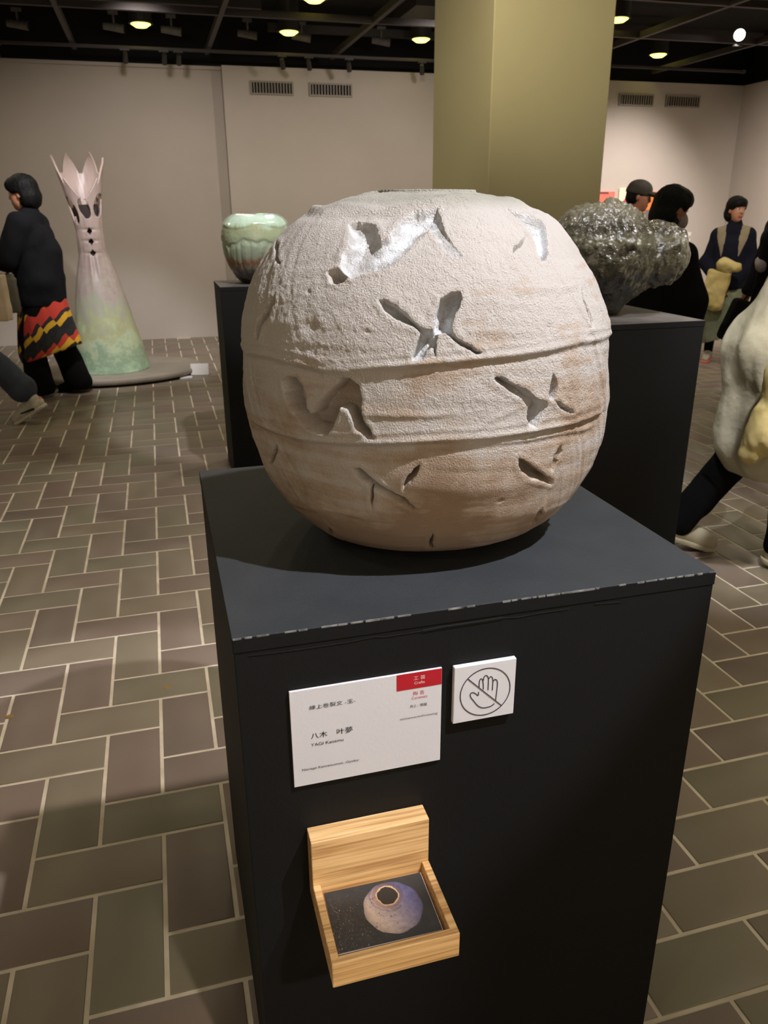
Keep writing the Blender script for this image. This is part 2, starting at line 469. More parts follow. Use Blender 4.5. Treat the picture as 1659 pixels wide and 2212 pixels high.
# ceiling grid beams, one object each
def beam(lo, hi, m=None): return box('ceiling_beam', lo, hi, m or M['beam'], CEIL)
for x in (-3.29, -1.88, -0.47, 0.93, 2.36, 3.77, 5.22, 6.65):
    beam((x - .022, YF0, 3.14), (x + .022, YB - .02, 3.20))
for y in (-2.9, -1.45, 0.05, 1.55, 3.05, 4.62, 6.02):
    beam((XW, y - .022, 3.142), (XR, y + .022, 3.198))
for x0, x1, y in ((-3.0, 1.4, 6.75), (1.6, 3.9, 7.75), (5.4, 7.4, 6.9)):
    beam((x0, y - .03, 3.36), (x1, y + .03, 3.44))
for x0, y0, x1, y1, z in ((4.9, 7.3, 6.4, 7.35, 3.42), (2.9, 6.4, 3.6, 7.2, 3.4)):
    beam((min(x0, x1), min(y0, y1), z), (max(x0, x1), max(y0, y1), z + .08), M['beam'])

# floor tiles: 1:2 tiles laid in a herringbone along the axes
TW, JO = 0.155, 0.0105
def tile_mesh(w, h):
    a, b = w / 2 - JO / 2, h / 2 - JO / 2
    t = 0.0022; z0 = -0.006
    V = []
    for (i, z) in ((t, 0.0), (t * 0.3, -0.0006), (0, -0.0022), (0, z0)):
        V += [(-a + i, -b + i, z), (a - i, -b + i, z), (a - i, b - i, z), (-a + i, b - i, z)]
    F = [(0, 1, 2, 3)]
    for k in range(3):
        for q in range(4):
            F.append((k * 4 + q, (k + 1) * 4 + q, (k + 1) * 4 + (q + 1) % 4, k * 4 + (q + 1) % 4))
    return V, F
TM = {}
for o_ in 'HV':
    V, F = tile_mesh(2 * TW, TW) if o_ == 'H' else tile_mesh(TW, 2 * TW)
    TM[o_] = (np.array(V), np.array(F))
_f = np.array(_f0); _R = np.array(_r); _U = np.array(_u); _C = np.array(CAM)
def px(p):
    d = np.array(p, float) - _C; z = d @ _f
    if z < 0.05: return None
    return 829.5 + 1696.42 * (d @ _R) / z, 1106 - 1696.42 * (d @ _U) / z, z
cand = []
for u in range(int(XW / TW) - 1, int(XR / TW) + 2):
    for v in range(-int(YL / TW) - 1, -int(YF0 / TW) + 2):
        s = (u + v) % 4
        if s == 2: o_, cx, cy = 'H', (u + 1) * TW, -(v + 0.5) * TW
        elif s == 0: o_, cx, cy = 'V', (u + 0.5) * TW, -(v + 1) * TW
        else: continue
        if not (XW - .1 < cx < XR + .1 and YF0 - .1 < cy < YL + .15): continue
        q = px((cx, cy, 0)); sc = 0
        if q and -40 < q[0] < 1700 and 700 < q[1] < 2300:
            hid = (480 < q[0] < 1400 and q[1] > 1000) or (520 < q[0] < 1440 and q[1] > 700)
            if not hid: sc = 1 / q[2] ** 2
        cand.append((sc, o_, cx, cy, (u * 7 + v * 13 + (u * v) % 5 + random.randrange(6)) % 6, random.uniform(-.0006, .0004)))
cand.sort(key=lambda c: -c[0])
shared = {}
SV, SF, SM = [], [], []
for i, (sc, o_, cx, cy, mi_, dz) in enumerate(cand):
    V, F = TM[o_]
    if i < 300 and sc > 0:
        key = (o_, mi_)
        if key not in shared:
            ob = mesh_np('floor_tile', V, F, M['tile'][mi_], FLOOR); shared[key] = ob.data
        else:
            ob = bpy.data.objects.new('floor_tile', shared[key]); COL.objects.link(ob); ob.parent = FLOOR
        ob.location = (cx, cy, dz)
    else:
        SF.append(F + len(SV) * 16); SV.append(V + np.array((cx, cy, dz))); SM += [mi_] * len(F)
ob = mesh_np('floor_tile', np.concatenate(SV), np.concatenate(SF), M['tile'], FLOOR, mi=SM); ob['kind'] = 'stuff'

# column
c = box('column', (2.41, 3.20, -0.0), (3.29, 4.39, 3.61), M['column'], bev=0.006)
tag(c, kind='structure'); c.name = 'trim_2'

# air vents in the back wall
def vent(x0, x1, label):
    e = empty('air_vent', ((x0 + x1) / 2, YB, 2.76))
    w_, h_ = (x1 - x0) / 2, 0.145
    bm = bmesh.new()
    for lo, hi in (((-w_, -.022, 0), (w_, 0, .018)), ((-w_, -.022, h_ - .018), (w_, 0, h_)), ((-w_, -.022, .018), (-w_ + .018, 0, h_ - .018)), ((w_ - .018, -.022, .018), (w_, 0, h_ - .018))): bm_box(bm, lo, hi)
    from_bm('frame', bm, M['vent'], e)
    box('backing', (-w_ + .018, -.006, .018), (w_ - .018, -.001, h_ - .018), M['ventdark'], e)
    n = 13; sm = None
    for i in range(n):
        x = -w_ + .018 + (i + .7) * (2 * w_ - .036) / (n + .4)
        if sm is None:
            s = box('slat', (-.006, -.018, .018), (.006, -.006, h_ - .018), M['vent'], e); sm = s.data
        else:
            s = bpy.data.objects.new('slat', sm); COL.objects.link(s); s.parent = e
        s.location = (x, 0, 0)
    tag(e, label, 'vent', 'air vents high on the back wall')
vent(1.40, 1.90, 'grey slatted air vent left of the column, leftmost of the four')
vent(2.09, 2.61, 'grey slatted air vent left of the column, the one nearer the column')
vent(6.20, 6.71, 'grey slatted air vent right of the column, the one nearer the column')
vent(6.90, 7.42, 'grey slatted air vent nearest the right corner of the room')

# recessed downlights
def downlight(x, y, label):
    e = empty('downlight', (x, y, DOWN_Z))
    bm = bmesh.new(); cyl(bm, (0, 0, 0.0), (0, 0, 0.32), 0.115, n=28, caps=False)
    cyl(bm, (0, 0, 0.0), (0, 0, 0.006), 0.125, n=28)
    from_bm('housing', bm, M['gunmetal'], e)
    bm = bmesh.new(); cyl(bm, (0, 0, -0.028), (0, 0, -0.001), 0.06, 0.10, n=28)
    from_bm('lens', bm, M['glow'], e)
    tag(e, label, 'downlight', 'lit round downlights in the black ceiling')
for x, y, s in ((0.24, 7.38, 'above the far left wall, leftmost lit one'), (1.78, 7.40, 'above the vents left of the column'), (3.29, 7.43, 'just left of the column top'),
                (1.78, 5.95, 'cut by the top edge left of the column'), (4.94, 6.00, 'peeping out beside the right edge of the column'), (6.49, 7.63, 'in front of the two right vents')):
    downlight(x, y, 'round lit downlight ' + s)

# unlit pale fixtures hanging in a row, track and its spots
def spotlight(x, y, z, label, aim=(0, 1, -1), m='palefix', lens=None, r=0.05, ln=0.13, grp='spotlights under the black ceiling'):
    e = empty('spotlight', (x, y, z))
    d = Vector(aim).normalized()
    bm = bmesh.new(); cyl(bm, -d * ln * .55, d * ln * .5, r * .8, r, n=20)
    from_bm('lamp_head', bm, M[m], e)
    bm = bmesh.new(); cyl(bm, (0, 0, 0), (0, 0, 3.44 - z if z > 3.2 else 3.10 - z), 0.011, n=10)
    bm_box(bm, (-.05, -.017, (3.44 if z > 3.2 else 3.10) - z - .012), (.05, .017, (3.46 if z > 3.2 else 3.105) - z))
    from_bm('stem', bm, M[m], e)
    bm = bmesh.new(); cyl(bm, d * ln * .5, d * (ln * .5 + .004), r * .86, n=20)
    from_bm('lens', bm, M[lens] if lens else M['ventdark'], e)
    tag(e, label, 'spotlight', grp)
    return e
WL = ['leftmost pale unlit fixture under the ceiling at the left edge', 'pale unlit fixture just left of the leftmost lit downlight', 'pale unlit fixture just right of the leftmost lit downlight', 'dim grey fixture midway between the first two lit downlights', 'dim grey fixture beside the second lit downlight', 'dim grey fixture left of the downlight near the column']
for (x, y), l in zip(((-.98, 7.81), (-.03, 7.72), (.56, 7.74), (1.37, 7.74), (1.97, 7.75), (2.9, 7.77)), WL):
    e = spotlight(x, y - .06, 3.31, l, aim=(1, -0.15, -0.12), r=0.042, ln=0.20)
def track(x0, x1, y, z, label):
    bm = bmesh.new(); bm_box(bm, (x0, y - .018, z), (x1, y + .018, z + .03), .003)
    bm_box(bm, (x0 - .02, y - .022, z - .004), (x0 + .03, y + .022, z + .034)); bm_box(bm, (x1 - .03, y - .022, z - .004), (x1 + .02, y + .022, z + .034))
    tag(from_bm('lighting_track', bm, M['beam']), label, 'lighting track')
track(-3.0, 3.95, 7.57, 3.10, 'long dark lighting track running above the left back wall')
track(4.2, 7.6, 7.40, 3.10, 'dark lighting track above the right back wall vents')
for x, l in ((-1.2, 'small dark track spotlight at the left edge'), (.05, 'small dark track spotlight under the leftmost lit downlight'), (.45, 'small dark track spotlight second from the leftmost lit downlight'), (.60, 'largest dark track spotlight left of the vents'), (1.72, 'small dark track spotlight above the left vent'), (2.02, 'small dark track spotlight between the two left vents'), (2.48, 'small dark track spotlight above the second vent'), (3.35, 'small dark track spotlight close to the column')):
    spotlight(x, 7.57, 3.02, l, aim=(0.3 if x > 1 else -.1, .8, -1), m='gunmetal', r=.028, ln=.10, grp='small dark spotlights on the track')
spotlight(6.30, 5.86, 3.20, 'dazzling lit spotlight at the top right of the ceiling', aim=(-.75, -1, -.35), m='gunmetal', lens='glow2', r=.062, ln=.15)

# ------------------------------------------------------------------ plinths
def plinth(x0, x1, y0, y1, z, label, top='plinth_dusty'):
    e = empty('plinth', ((x0 + x1) / 2, (y0 + y1) / 2, 0))
    hx, hy = (x1 - x0) / 2, (y1 - y0) / 2
    bm = bmesh.new(); bm_box(bm, (-hx, -hy, 0.0), (hx, hy, z - .022), .0012, 2)
    from_bm('body', bm, M['plinth_side'], e)
    # top board: slightly proud of the body, with softened, worn arrises
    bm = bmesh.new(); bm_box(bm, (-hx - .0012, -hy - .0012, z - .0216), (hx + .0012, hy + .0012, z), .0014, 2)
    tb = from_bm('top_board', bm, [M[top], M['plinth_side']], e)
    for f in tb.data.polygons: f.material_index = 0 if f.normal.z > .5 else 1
    tag(e, label, 'plinth')
    return e
PX0, PX1, PY0, PY1, PZ = 0.1709, 0.8650, -1.4230, -0.7204, 0.984
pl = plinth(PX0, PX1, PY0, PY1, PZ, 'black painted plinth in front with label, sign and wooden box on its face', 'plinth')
# worn paint along the front top edge: small chips standing in the arris
bm = bmesh.new(); x = -0.347
while x < 0.346:
    l = random.uniform(.004, .022)
    if random.random() < .8:
        bm_box(bm, (x, -0.3527, PZ - .0016 - random.uniform(0, .0008)), (min(x + l, .3472), -0.3512, PZ + .0002))
    x += l + random.uniform(0, .006)
from_bm('worn_edge', bm, M['edge'], pl)['kind'] = 'stuff'
# cracked filler line just below the top board
bm = bmesh.new(); x = -0.33; z = PZ - .0265
while x < .34:
    l = random.uniform(.015, .05); z2 = PZ - .0265 + random.uniform(-.0022, .0016)
    a, b = Vector((x, -.3518, z)), Vector((min(x + l, .345), -.3518, z2))
    if -.12 < x < .0 or random.random() < .65:
        cyl(bm, a, b, .0007 if not -.12 < x < 0 else .0016, n=5)
    x += l; z = z2
from_bm('filler_ridge', bm, M['plinth_side'], pl)['kind'] = 'stuff'
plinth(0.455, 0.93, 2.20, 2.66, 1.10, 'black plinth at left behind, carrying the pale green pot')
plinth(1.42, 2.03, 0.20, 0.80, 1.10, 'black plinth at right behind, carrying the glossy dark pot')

# ------------------------------------------------------------------ label card, sign, wooden box
FY = PY0
lab = empty('name_card', (0.3405, FY, 0.8213))
tag(lab, 'white exhibit name card with red corner on the front plinth', 'label')
box('board', (-.1045, -.004, -.0758), (.1045, -.0003, .0758), M['foam'], lab, bev=.0004)
box('red_patch', (.0402, -.0044, .0505), (.1041, -.0041, .0755), M['red'], lab)
def text(name, body, x, z, w, h, m, parent, cx, cz, y, stretch=True):
    c = bpy.data.curves.new(name, 'FONT'); c.body = body; c.size = 1
    o = bpy.data.objects.new(name, c); COL.objects.link(o)
    bpy.context.view_layer.update()
    me = bpy.data.meshes.new_from_object(o.evaluated_get(bpy.context.evaluated_depsgraph_get()))
    bpy.data.objects.remove(o)
    n = len(me.vertices); co = np.empty(n * 3, np.float32); me.vertices.foreach_get('co', co); co = co.reshape(-1, 3)
    lo, hi = co.min(0), co.max(0)
    s = w / (hi[0] - lo[0]); sz = h / (hi[1] - lo[1])
    out = np.stack([(co[:, 0] - lo[0]) * s + x - cx, np.full(n, y), (co[:, 1] - lo[1]) * sz + z - cz], 1).astype(np.float32)
    me.vertices.foreach_set('co', out.ravel()); me.update(); me.name = name
    me.materials.clear(); me.materials.append(m)
    o = bpy.data.objects.new(name, me); COL.objects.link(o); o.parent = parent
    return o
LX, LZ = 0.3405, 0.8213
def lt(name, body, x, z, w, h, m): text(name, body, x, z, w, h, m, lab, LX, LZ, -.00455)
lt('japanese_title', '\u7df4\u4e0a\u5dfb\u88c2\u6587 -\u7389-', .2612, .8655, .062, .0066, M['ink'])
lt('japanese_name', '\u516b\u6728\u3000\u53f6\u5922', .2614, .8195, .0573, .0094, M['ink'])
lt('roman_name', 'YAGI Kanamu', .2613, .8078, .0443, .0046, M['ink'])
lt('roman_title', 'Neriage Kanretsumon -Gyoku-', .2478, .7695, .0795, .0046, M['ink'])
lt('japanese_category', '\u5de5 \u82b8', .4044, .8850, .0163, .0062, M['ink_white'])
lt('category', 'Crafts', .4055, .8785, .0146, .0040, M['ink_white'])
lt('japanese_craft', '\u9676 \u82b8', .4041, .8610, .0158, .0062, M['ink_red'])
lt('craft', 'Ceramics', .4017, .8551, .0227, .0040, M['ink_red'])
lt('japanese_technique', '\u9676\u571f\uff0f\u8f46\u8f64', .3998, .8418, .0241, .0048, M['ink_gray'])
lt('technique', 'stoneware/throwing', .3856, .8238, .0538, .0042, M['ink_gray'])

sg = empty('do_not_touch_sign', (.5070, FY, .8510))
tag(sg, 'small square white sign with crossed-out hand right of the name card', 'sign')
box('board', (-.0458, -.0082, -.0454), (.0458, -.0003, .0454), M['foam'], sg, bev=.0008)
def ribbon(bm, pts, w, y, th=.0004, closed=False):
    P = [Vector((a, b)) for a, b in pts]; n = len(P); L, Rr = [], []
    for i in range(n):
        if closed: t = (P[(i + 1) % n] - P[i - 1]).normalized()
        else:
            t = (P[min(i + 1, n - 1)] - P[max(i - 1, 0)]).normalized()
        nn = Vector((-t.y, t.x)) * w / 2
        L.append(P[i] + nn); Rr.append(P[i] - nn)
    v = [[bm.verts.new((q.x, yy, q.y)) for q in S] for S in (L, Rr) for yy in (y, y + th)]
    rg = range(n) if closed else range(n - 1)
    for i in rg:
        j = (i + 1) % n
        bm.faces.new((v[0][i], v[0][j], v[2][j], v[2][i]))
        bm.faces.new((v[0][i], v[1][i], v[1][j], v[0][j]))
        bm.faces.new((v[2][i], v[2][j], v[3][j], v[3][i]))
def smooth(pts, it=2):
    for _ in range(it):
        q = [pts[0]]
        for a, b in zip(pts, pts[1:]):
            q += [(a[0] * .75 + b[0] * .25, a[1] * .75 + b[1] * .25), (a[0] * .25 + b[0] * .75, a[1] * .25 + b[1] * .75)]
        pts = q + [pts[-1]]
    return pts
bm = bmesh.new(); SXc, SZc = .5070, .8510
loc_ = lambda l: [(a - SXc, b - SZc) for a, b in l]
ribbon(bm, [(.0010 + .0371 * math.cos(a / 64 * 2 * math.pi), -.0008 + .0378 * math.sin(a / 64 * 2 * math.pi)) for a in range(64)], .0014, -.0087, closed=True)
ribbon(bm, loc_([(0.4815, 0.8757), (0.533, 0.8235)]), .0014, -.0088)
for l in ([(0.4984, 0.8582), (0.498, 0.8695), (0.5008, 0.8738), (0.5039, 0.8691), (0.5049, 0.8548)], [(0.5044, 0.8690), (0.5046, 0.8750), (0.5081, 0.8774), (0.512, 0.8732), (0.5119, 0.8525)],
          [(0.5121, 0.8705), (0.5151, 0.8745), (0.5188, 0.8700), (0.5185, 0.8508)], [(0.5189, 0.8656), (0.5222, 0.8688), (0.5260, 0.8640), (0.5253, 0.8500), (0.5242, 0.8330)],
          [(0.4978, 0.8521), (0.4979, 0.8446), (0.4937, 0.8499), (0.4891, 0.8532), (0.4852, 0.8512), (0.4861, 0.8455), (0.4907, 0.8392), (0.4968, 0.8297), (0.5039, 0.8243), (0.5132, 0.8238), (0.5189, 0.8254), (0.5227, 0.8285)]):
    ribbon(bm, loc_(smooth(l)), .0014, -.0087)
from_bm('crossed_hand_symbol', bm, M['picto'], sg)

bx = empty('postcard_box', (.3355, FY, .5535))
tag(bx, 'pale oak postcard box with tall back board mounted on the front plinth', 'box')
BW = .0853
box('back_board', (-BW, -.0310, .0), (BW, -.0003, .1163), M['oak'], bx, bev=.0014, seg=2)
def rail(name, quad, z0, z1, rz=0):
    bm = bmesh.new()
    lo = [bm.verts.new((x, y, z0)) for x, y in quad]; hi = [bm.verts.new((x, y, z1)) for x, y in quad]
    bm.faces.new(lo); bm.faces.new(hi)
    for i in range(4): bm.faces.new((lo[i], lo[(i + 1) % 4], hi[(i + 1) % 4], hi[i]))
    bmesh.ops.bevel(bm, geom=list(bm.edges), offset=.0007, segments=1, affect='EDGES')
    return from_bm(name, bm, M['oak'], bx)
ZR = .0405; YN = -.1595; RT = .0105
rail('side_rail', [(-BW, -.0313), (-BW, YN), (-BW + RT, YN + RT), (-BW + RT, -.0313)], 0, ZR)
rail('side_rail', [(BW, -.0313), (BW, YN), (BW - RT, YN + RT), (BW - RT, -.0313)], 0, ZR)
rail('front_rail', [(-BW + .0002, YN), (BW - .0002, YN), (BW - RT, YN + RT), (-BW + RT, YN + RT)], 0, ZR)
box('bottom_board', (-BW + RT + .0003, YN + RT + .0003, .001), (BW - RT - .0003, -.0313, .008), M['oak'], bx)
# stack of postcards with a printed picture on the top one
pc = empty('postcard_stack', (.3335, FY - .0905, .5535 + .0082), math.radians(-.8))
tag(pc, 'stack of postcards printed with a cracked round pot, inside the oak box', 'postcards')
CH = .0235
bm = bmesh.new()
for i in range(10):
    jx, jy = random.uniform(-.0006, .0006), random.uniform(-.0005, .0005)
    bm_box(bm, (-.0705 + jx, -.0500 + jy, i * CH / 10 + .0002), (.0705 + jx, .0500 + jy, (i + 1) * CH / 10))
from_bm('cards', bm, M['white'], pc)
NX, NY = 210, 150
gx, gy = np.meshgrid(np.linspace(0, 1, NX), np.linspace(0, 1, NY), indexing='ij')      # gx right, gy down
ax_, ay_ = gx * 1.41, gy * 1.0
col = np.zeros((NX, NY, 3)); col[:] = (52, 54, 56)
nz = fbm(ax_ * 9, ay_ * 9, ax_ * 0 + 3.3, 4)
col += np.clip(nz, 0, 1)[..., None] * np.array((12, 10, 8))
lf = np.clip(.62 - gx, 0, 1)[..., None] * 2
straw = (np.abs(fbm(ax_ * 30 + 5, ay_ * 16, ax_ * 0 + 9.1, 3)) < .035)[..., None] * lf * (gy[..., None] > .12)
leaf = (fbm(ax_ * 46, ay_ * 46, ax_ * 0 + 1.7, 2) > .78)[..., None] * lf * (gy[..., None] > .3)
col += straw * np.array((58, 36, 24)) + leaf * np.array((120, 100, 74))
rx, ry = (gx - .62) / .287, (gy - .475) / .43
rr = np.sqrt(rx ** 2 + ry ** 2)
inside = rr < 1 + .012 * np.sin(9 * np.arctan2(ry, rx))
t_ = np.clip(.5 + .62 * rx - .28 * ry, 0, 1)[..., None]
pot = (1 - t_) * np.array((226, 204, 192)) + t_ * np.array((112, 112, 160))
pot = pot * (1 - .25 * np.clip(rr, 0, 1)[..., None] ** 6) + fbm(ax_ * 22, ay_ * 22, ax_ * 0, 3)[..., None] * 8
crk = (np.abs(fbm(ax_ * 12 + 3, ay_ * 15, ax_ * 0 + 5.5, 2)) < .018) & (fbm(ax_ * 5, ay_ * 5, ax_ * 0 + 12, 1) > .12)
pot[crk] = (120, 96, 96)
hx_, hy_ = (gx - .602) / .1, (gy - .27) / .145
hr = np.sqrt(hx_ ** 2 + hy_ ** 2) + .07 * fbm(ax_ * 18, ay_ * 18, ax_ * 0 + 2, 2)
ring = np.abs(hr - 1.75) < .1
pot[ring & (rx < .3)] = pot[ring & (rx < .3)] * .86
rim = (hr < 1.16); pot[rim] = (222, 190, 140)
pot[(hr >= 1.16) & (hr < 1.55)] = pot[(hr >= 1.16) & (hr < 1.55)] * np.array((.93, .84, .80))
pot[hr < 1.02] = (50, 48, 46)
col = np.where(inside[..., None], pot, col)
V = np.stack([(gx - .5) * .141, (.5 - gy) * .1, np.full_like(gx, CH + .0003)], -1).reshape(-1, 3)
i, j = np.meshgrid(np.arange(NX - 1), np.arange(NY - 1), indexing='ij')
Fq = np.stack([i * NY + j, i * NY + j + 1, (i + 1) * NY + j + 1, (i + 1) * NY + j], -1).reshape(-1, 4)
mp_ = bpy.data.materials.new('printed_photograph'); mp_.use_nodes = True
t = NT(mp_); at = t.n('ShaderNodeVertexColor'); at.layer_name = 'print'; t.l(at.outputs['Color'], t.b.inputs['Base Color']); t.b.inputs['Roughness'].default_value = .5
pr = mesh_np('printed_picture', V, Fq, mp_, pc)
ca = pr.data.color_attributes.new('print', 'FLOAT_COLOR', 'POINT')
cl = np.clip(col, 0, 255).reshape(-1, 3) / 255
cl = np.where(cl <= .04045, cl / 12.92, ((cl + .055) / 1.055) ** 2.4)
ca.data.foreach_set('color', np.concatenate([cl, np.ones((len(cl), 1))], 1).astype(np.float32).ravel())

# ------------------------------------------------------------------ the cracked round vessel
POLYS=[[[218.83, 0.4762], [221.49, 0.4805], [227.14, 0.481], [230.99, 0.4762], [234.09, 0.4666], [235.54, 0.4584], [237.7, 0.4625], [239.71, 0.4734], [241.51, 0.4831], [245.92, 0.4915], [251.46, 0.4928], [257.24, 0.4942], [257.75, 0.4828], [257.71, 0.4704], [259.95, 0.4555], [261.84, 0.446], [262.97, 0.438], [261.39, 0.4354], [257.93, 0.4422], [256.29, 0.4529], [254.86, 0.461], [252.87, 0.4692], [249.16, 0.4598], [246.31, 0.4477], [242.41, 0.4317], [238.42, 0.4236], [233.56, 0.4193], [230.2, 0.4131], [226.78, 0.4173], [224.89, 0.4267], [224.04, 0.4389], [224.43, 0.4513], [223.01, 0.4637]], [[221.69, 0.418], [224.04, 0.4203], [226.08, 0.4159], [227.59, 0.412], [225.57, 0.4076], [223.4, 0.4092]], [[297.72, 0.4952], [300.64, 0.4906], [304.5, 0.4846], [308.64, 0.4755], [303.22, 0.461], [297.87, 0.4442], [294.41, 0.4333], [291.74, 0.4323], [292.39, 0.4421], [293.31, 0.4561], [294.81, 0.4731], [294.04, 0.4848]], [[290.92, 0.4619], [286.6, 0.4525], [280.33, 0.442], [283.04, 0.45]], [[177.2, 0.4484], [185.23, 0.4463], [190.97, 0.4349], [197.93, 0.4226], [195.11, 0.4236], [187.08, 0.4373]], [[202.33, 0.3861], [203.09, 0.3751], [201.38, 0.3593], [198.25, 0.3456], [196.78, 0.326], [195.0, 0.3282], [194.83, 0.3407], [197.59, 0.3607], [200.15, 0.377]], [[238.99, 0.3889], [240.27, 0.3903], [243.63, 0.3839], [245.93, 0.3759], [247.87, 0.3666], [250.03, 0.3585], [253.35, 0.3558], [254.25, 0.3652], [254.58, 0.3787], [255.88, 0.392], [258.82, 0.3985], [261.45, 0.3996], [261.83, 0.3916], [260.84, 0.381], [259.49, 0.3731], [258.79, 0.3596], [259.05, 0.3487], [261.14, 0.3416], [263.85, 0.3344], [266.28, 0.327], [265.04, 0.3244], [262.02, 0.3332], [259.03, 0.3432], [256.95, 0.3516], [254.85, 0.3503], [254.56, 0.3352], [254.16, 0.3228], [253.67, 0.3325], [253.08, 0.3339], [252.2, 0.3297], [251.05, 0.32], [248.7, 0.3185], [248.39, 0.3241], [249.52, 0.338], [250.36, 0.3517], [248.22, 0.3598], [243.86, 0.3677], [240.87, 0.3769]], [[309.63, 0.4009], [307.26, 0.3807], [307.97, 0.3684], [308.18, 0.35], [306.83, 0.3431], [306.38, 0.357], [306.05, 0.3782]], [[209.38, 0.2788], [211.41, 0.2864], [215.1, 0.2856], [217.19, 0.276], [218.58, 0.2629], [218.58, 0.2487], [219.73, 0.2415], [221.82, 0.2539], [224.94, 0.2711], [227.84, 0.2831], [229.89, 0.2928], [231.89, 0.2926], [234.49, 0.2855], [235.32, 0.2724], [234.95, 0.2571], [235.67, 0.2421], [237.5, 0.2287], [238.39, 0.2165], [236.8, 0.2175], [233.62, 0.2288], [232.39, 0.2408], [231.12, 0.2525], [229.09, 0.2547], [228.35, 0.2451], [226.75, 0.2284], [225.1, 0.2161], [222.02, 0.214], [218.1, 0.2194], [215.3, 0.2303], [214.12, 0.2385], [211.5, 0.25], [210.22, 0.2619]], [[270.04, 0.2945], [271.96, 0.2968], [276.03, 0.2836], [279.62, 0.276], [282.76, 0.2637], [286.04, 0.2571], [286.6, 0.2489], [285.18, 0.2373], [283.49, 0.2241], [281.15, 0.2256], [280.17, 0.2373], [280.29, 0.2528], [277.94, 0.2662], [274.04, 0.2784], [271.35, 0.2882]], [[288.08, 0.2927], [289.7, 0.2842], [289.86, 0.2718], [289.38, 0.2596], [288.11, 0.2574], [286.77, 0.2613], [287.39, 0.2764]], [[288.96, 0.2584], [293.4, 0.2457], [298.0, 0.2332], [296.4, 0.2326], [291.55, 0.2439]], [[231.36, 0.1698], [233.53, 0.1735], [236.08, 0.1637], [238.62, 0.1543], [241.18, 0.1445], [243.78, 0.138], [246.44, 0.135], [247.73, 0.1256], [249.41, 0.1169], [248.35, 0.1139], [244.96, 0.123], [241.02, 0.1351], [237.73, 0.143], [234.45, 0.1522], [232.21, 0.1616]], [[236.54, 0.146], [237.62, 0.1447], [236.65, 0.1234], [235.78, 0.1088], [235.75, 0.1229]], [[250.42, 0.1826], [250.61, 0.1782], [249.8, 0.168], [247.87, 0.1572], [246.39, 0.1468], [246.22, 0.1515], [246.93, 0.164], [248.86, 0.1764]], [[278.79, 0.1822], [281.11, 0.1778], [285.05, 0.1641], [290.93, 0.1458], [294.88, 0.1359], [295.1, 0.128], [289.61, 0.1386], [284.29, 0.1486], [280.71, 0.1606], [279.19, 0.1722]], [[294.78, 0.1899], [295.3, 0.179], [294.38, 0.1658], [293.01, 0.151], [292.11, 0.1556], [292.7, 0.1746], [293.79, 0.1857]], [[201.45, 0.1795], [200.29, 0.1672], [194.41, 0.141], [189.71, 0.1327], [195.97, 0.1582]], [[213.95, 0.0566], [213.74, 0.0495], [208.69, 0.0249], [205.91, 0.0273]], [[255.15, 0.0698], [255.84, 0.0331], [254.14, 0.0306], [254.13, 0.0565]], [[294.42, 0.0903], [297.05, 0.0758], [297.49, 0.0612], [296.31, 0.0449], [293.44, 0.0691], [293.18, 0.0854]]]
RIDGES=[[[169.5, 0.4926], [195.48, 0.4899], [212.68, 0.4921], [226.33, 0.4933], [235.6, 0.496], [247.65, 0.4987], [261.04, 0.5023], [277.47, 0.505], [298.85, 0.506], [324.62, 0.5048], [333.46, 0.5017]], [[169.16, 0.4894], [199.78, 0.4863], [215.08, 0.4885], [227.76, 0.4898], [236.56, 0.4925], [247.91, 0.4952], [260.24, 0.4985], [274.57, 0.5007], [291.41, 0.5013], [306.93, 0.4998], [326.89, 0.4975]], [[187.83, 0.3054], [201.89, 0.3095], [215.46, 0.3072], [223.5, 0.302], [230.54, 0.3019], [238.22, 0.3078], [247.83, 0.3132], [256.05, 0.3169], [268.13, 0.32], [278.1, 0.3222], [289.94, 0.326], [300.29, 0.3291], [314.79, 0.3242]], [[217.14, 0.3125], [223.47, 0.3095], [230.52, 0.3092], [238.2, 0.3136], [247.82, 0.3169], [256.04, 0.3206], [268.15, 0.3245], [278.14, 0.3264], [290.04, 0.3303], [300.42, 0.3341]], [[187.61, 0.2031], [205.72, 0.2016], [218.51, 0.2031], [231.4, 0.2091], [240.57, 0.213], [250.38, 0.2164], [260.04, 0.2176], [272.09, 0.2194], [286.89, 0.2201], [302.3, 0.22], [317.15, 0.2184]], [[247.96, 0.2012], [256.46, 0.2072], [266.36, 0.2095], [275.7, 0.2096], [291.84, 0.2079], [312.22, 0.1992]], [[187.93, 0.067], [208.42, 0.083], [222.68, 0.0937], [231.89, 0.0891]], [[235.04, 0.248], [244.36, 0.2491], [253.28, 0.2514], [259.22, 0.2525]], [[263.66, 0.2256], [268.54, 0.2396], [275.02, 0.2493], [279.15, 0.2549]], [[276.43, 0.3937], [284.73, 0.3989], [294.3, 0.3994], [307.59, 0.4]], [[183.58, 0.2592], [197.7, 0.2782], [205.66, 0.2936]]]
VX, VY, VR, VH, VE, VA, VB, VT, VBt = 0.5230, -1.1022, 0.2856, 0.5210, 0.2538, 2.4348, 2.2111, 0.074, 0.0982
def vessel_profile(z):
    up = VR * np.maximum(0, 1 - np.clip((z - VE) / (VH - VE), 0, 1) ** VA) ** (1 / VA)
    lo_ = VBt + (VR - VBt) * np.maximum(0, 1 - np.clip((VE - z) / VE, 0, 1) ** VB) ** (1 / VB)
    return np.where(z >= VE, np.maximum(up, VT), lo_)
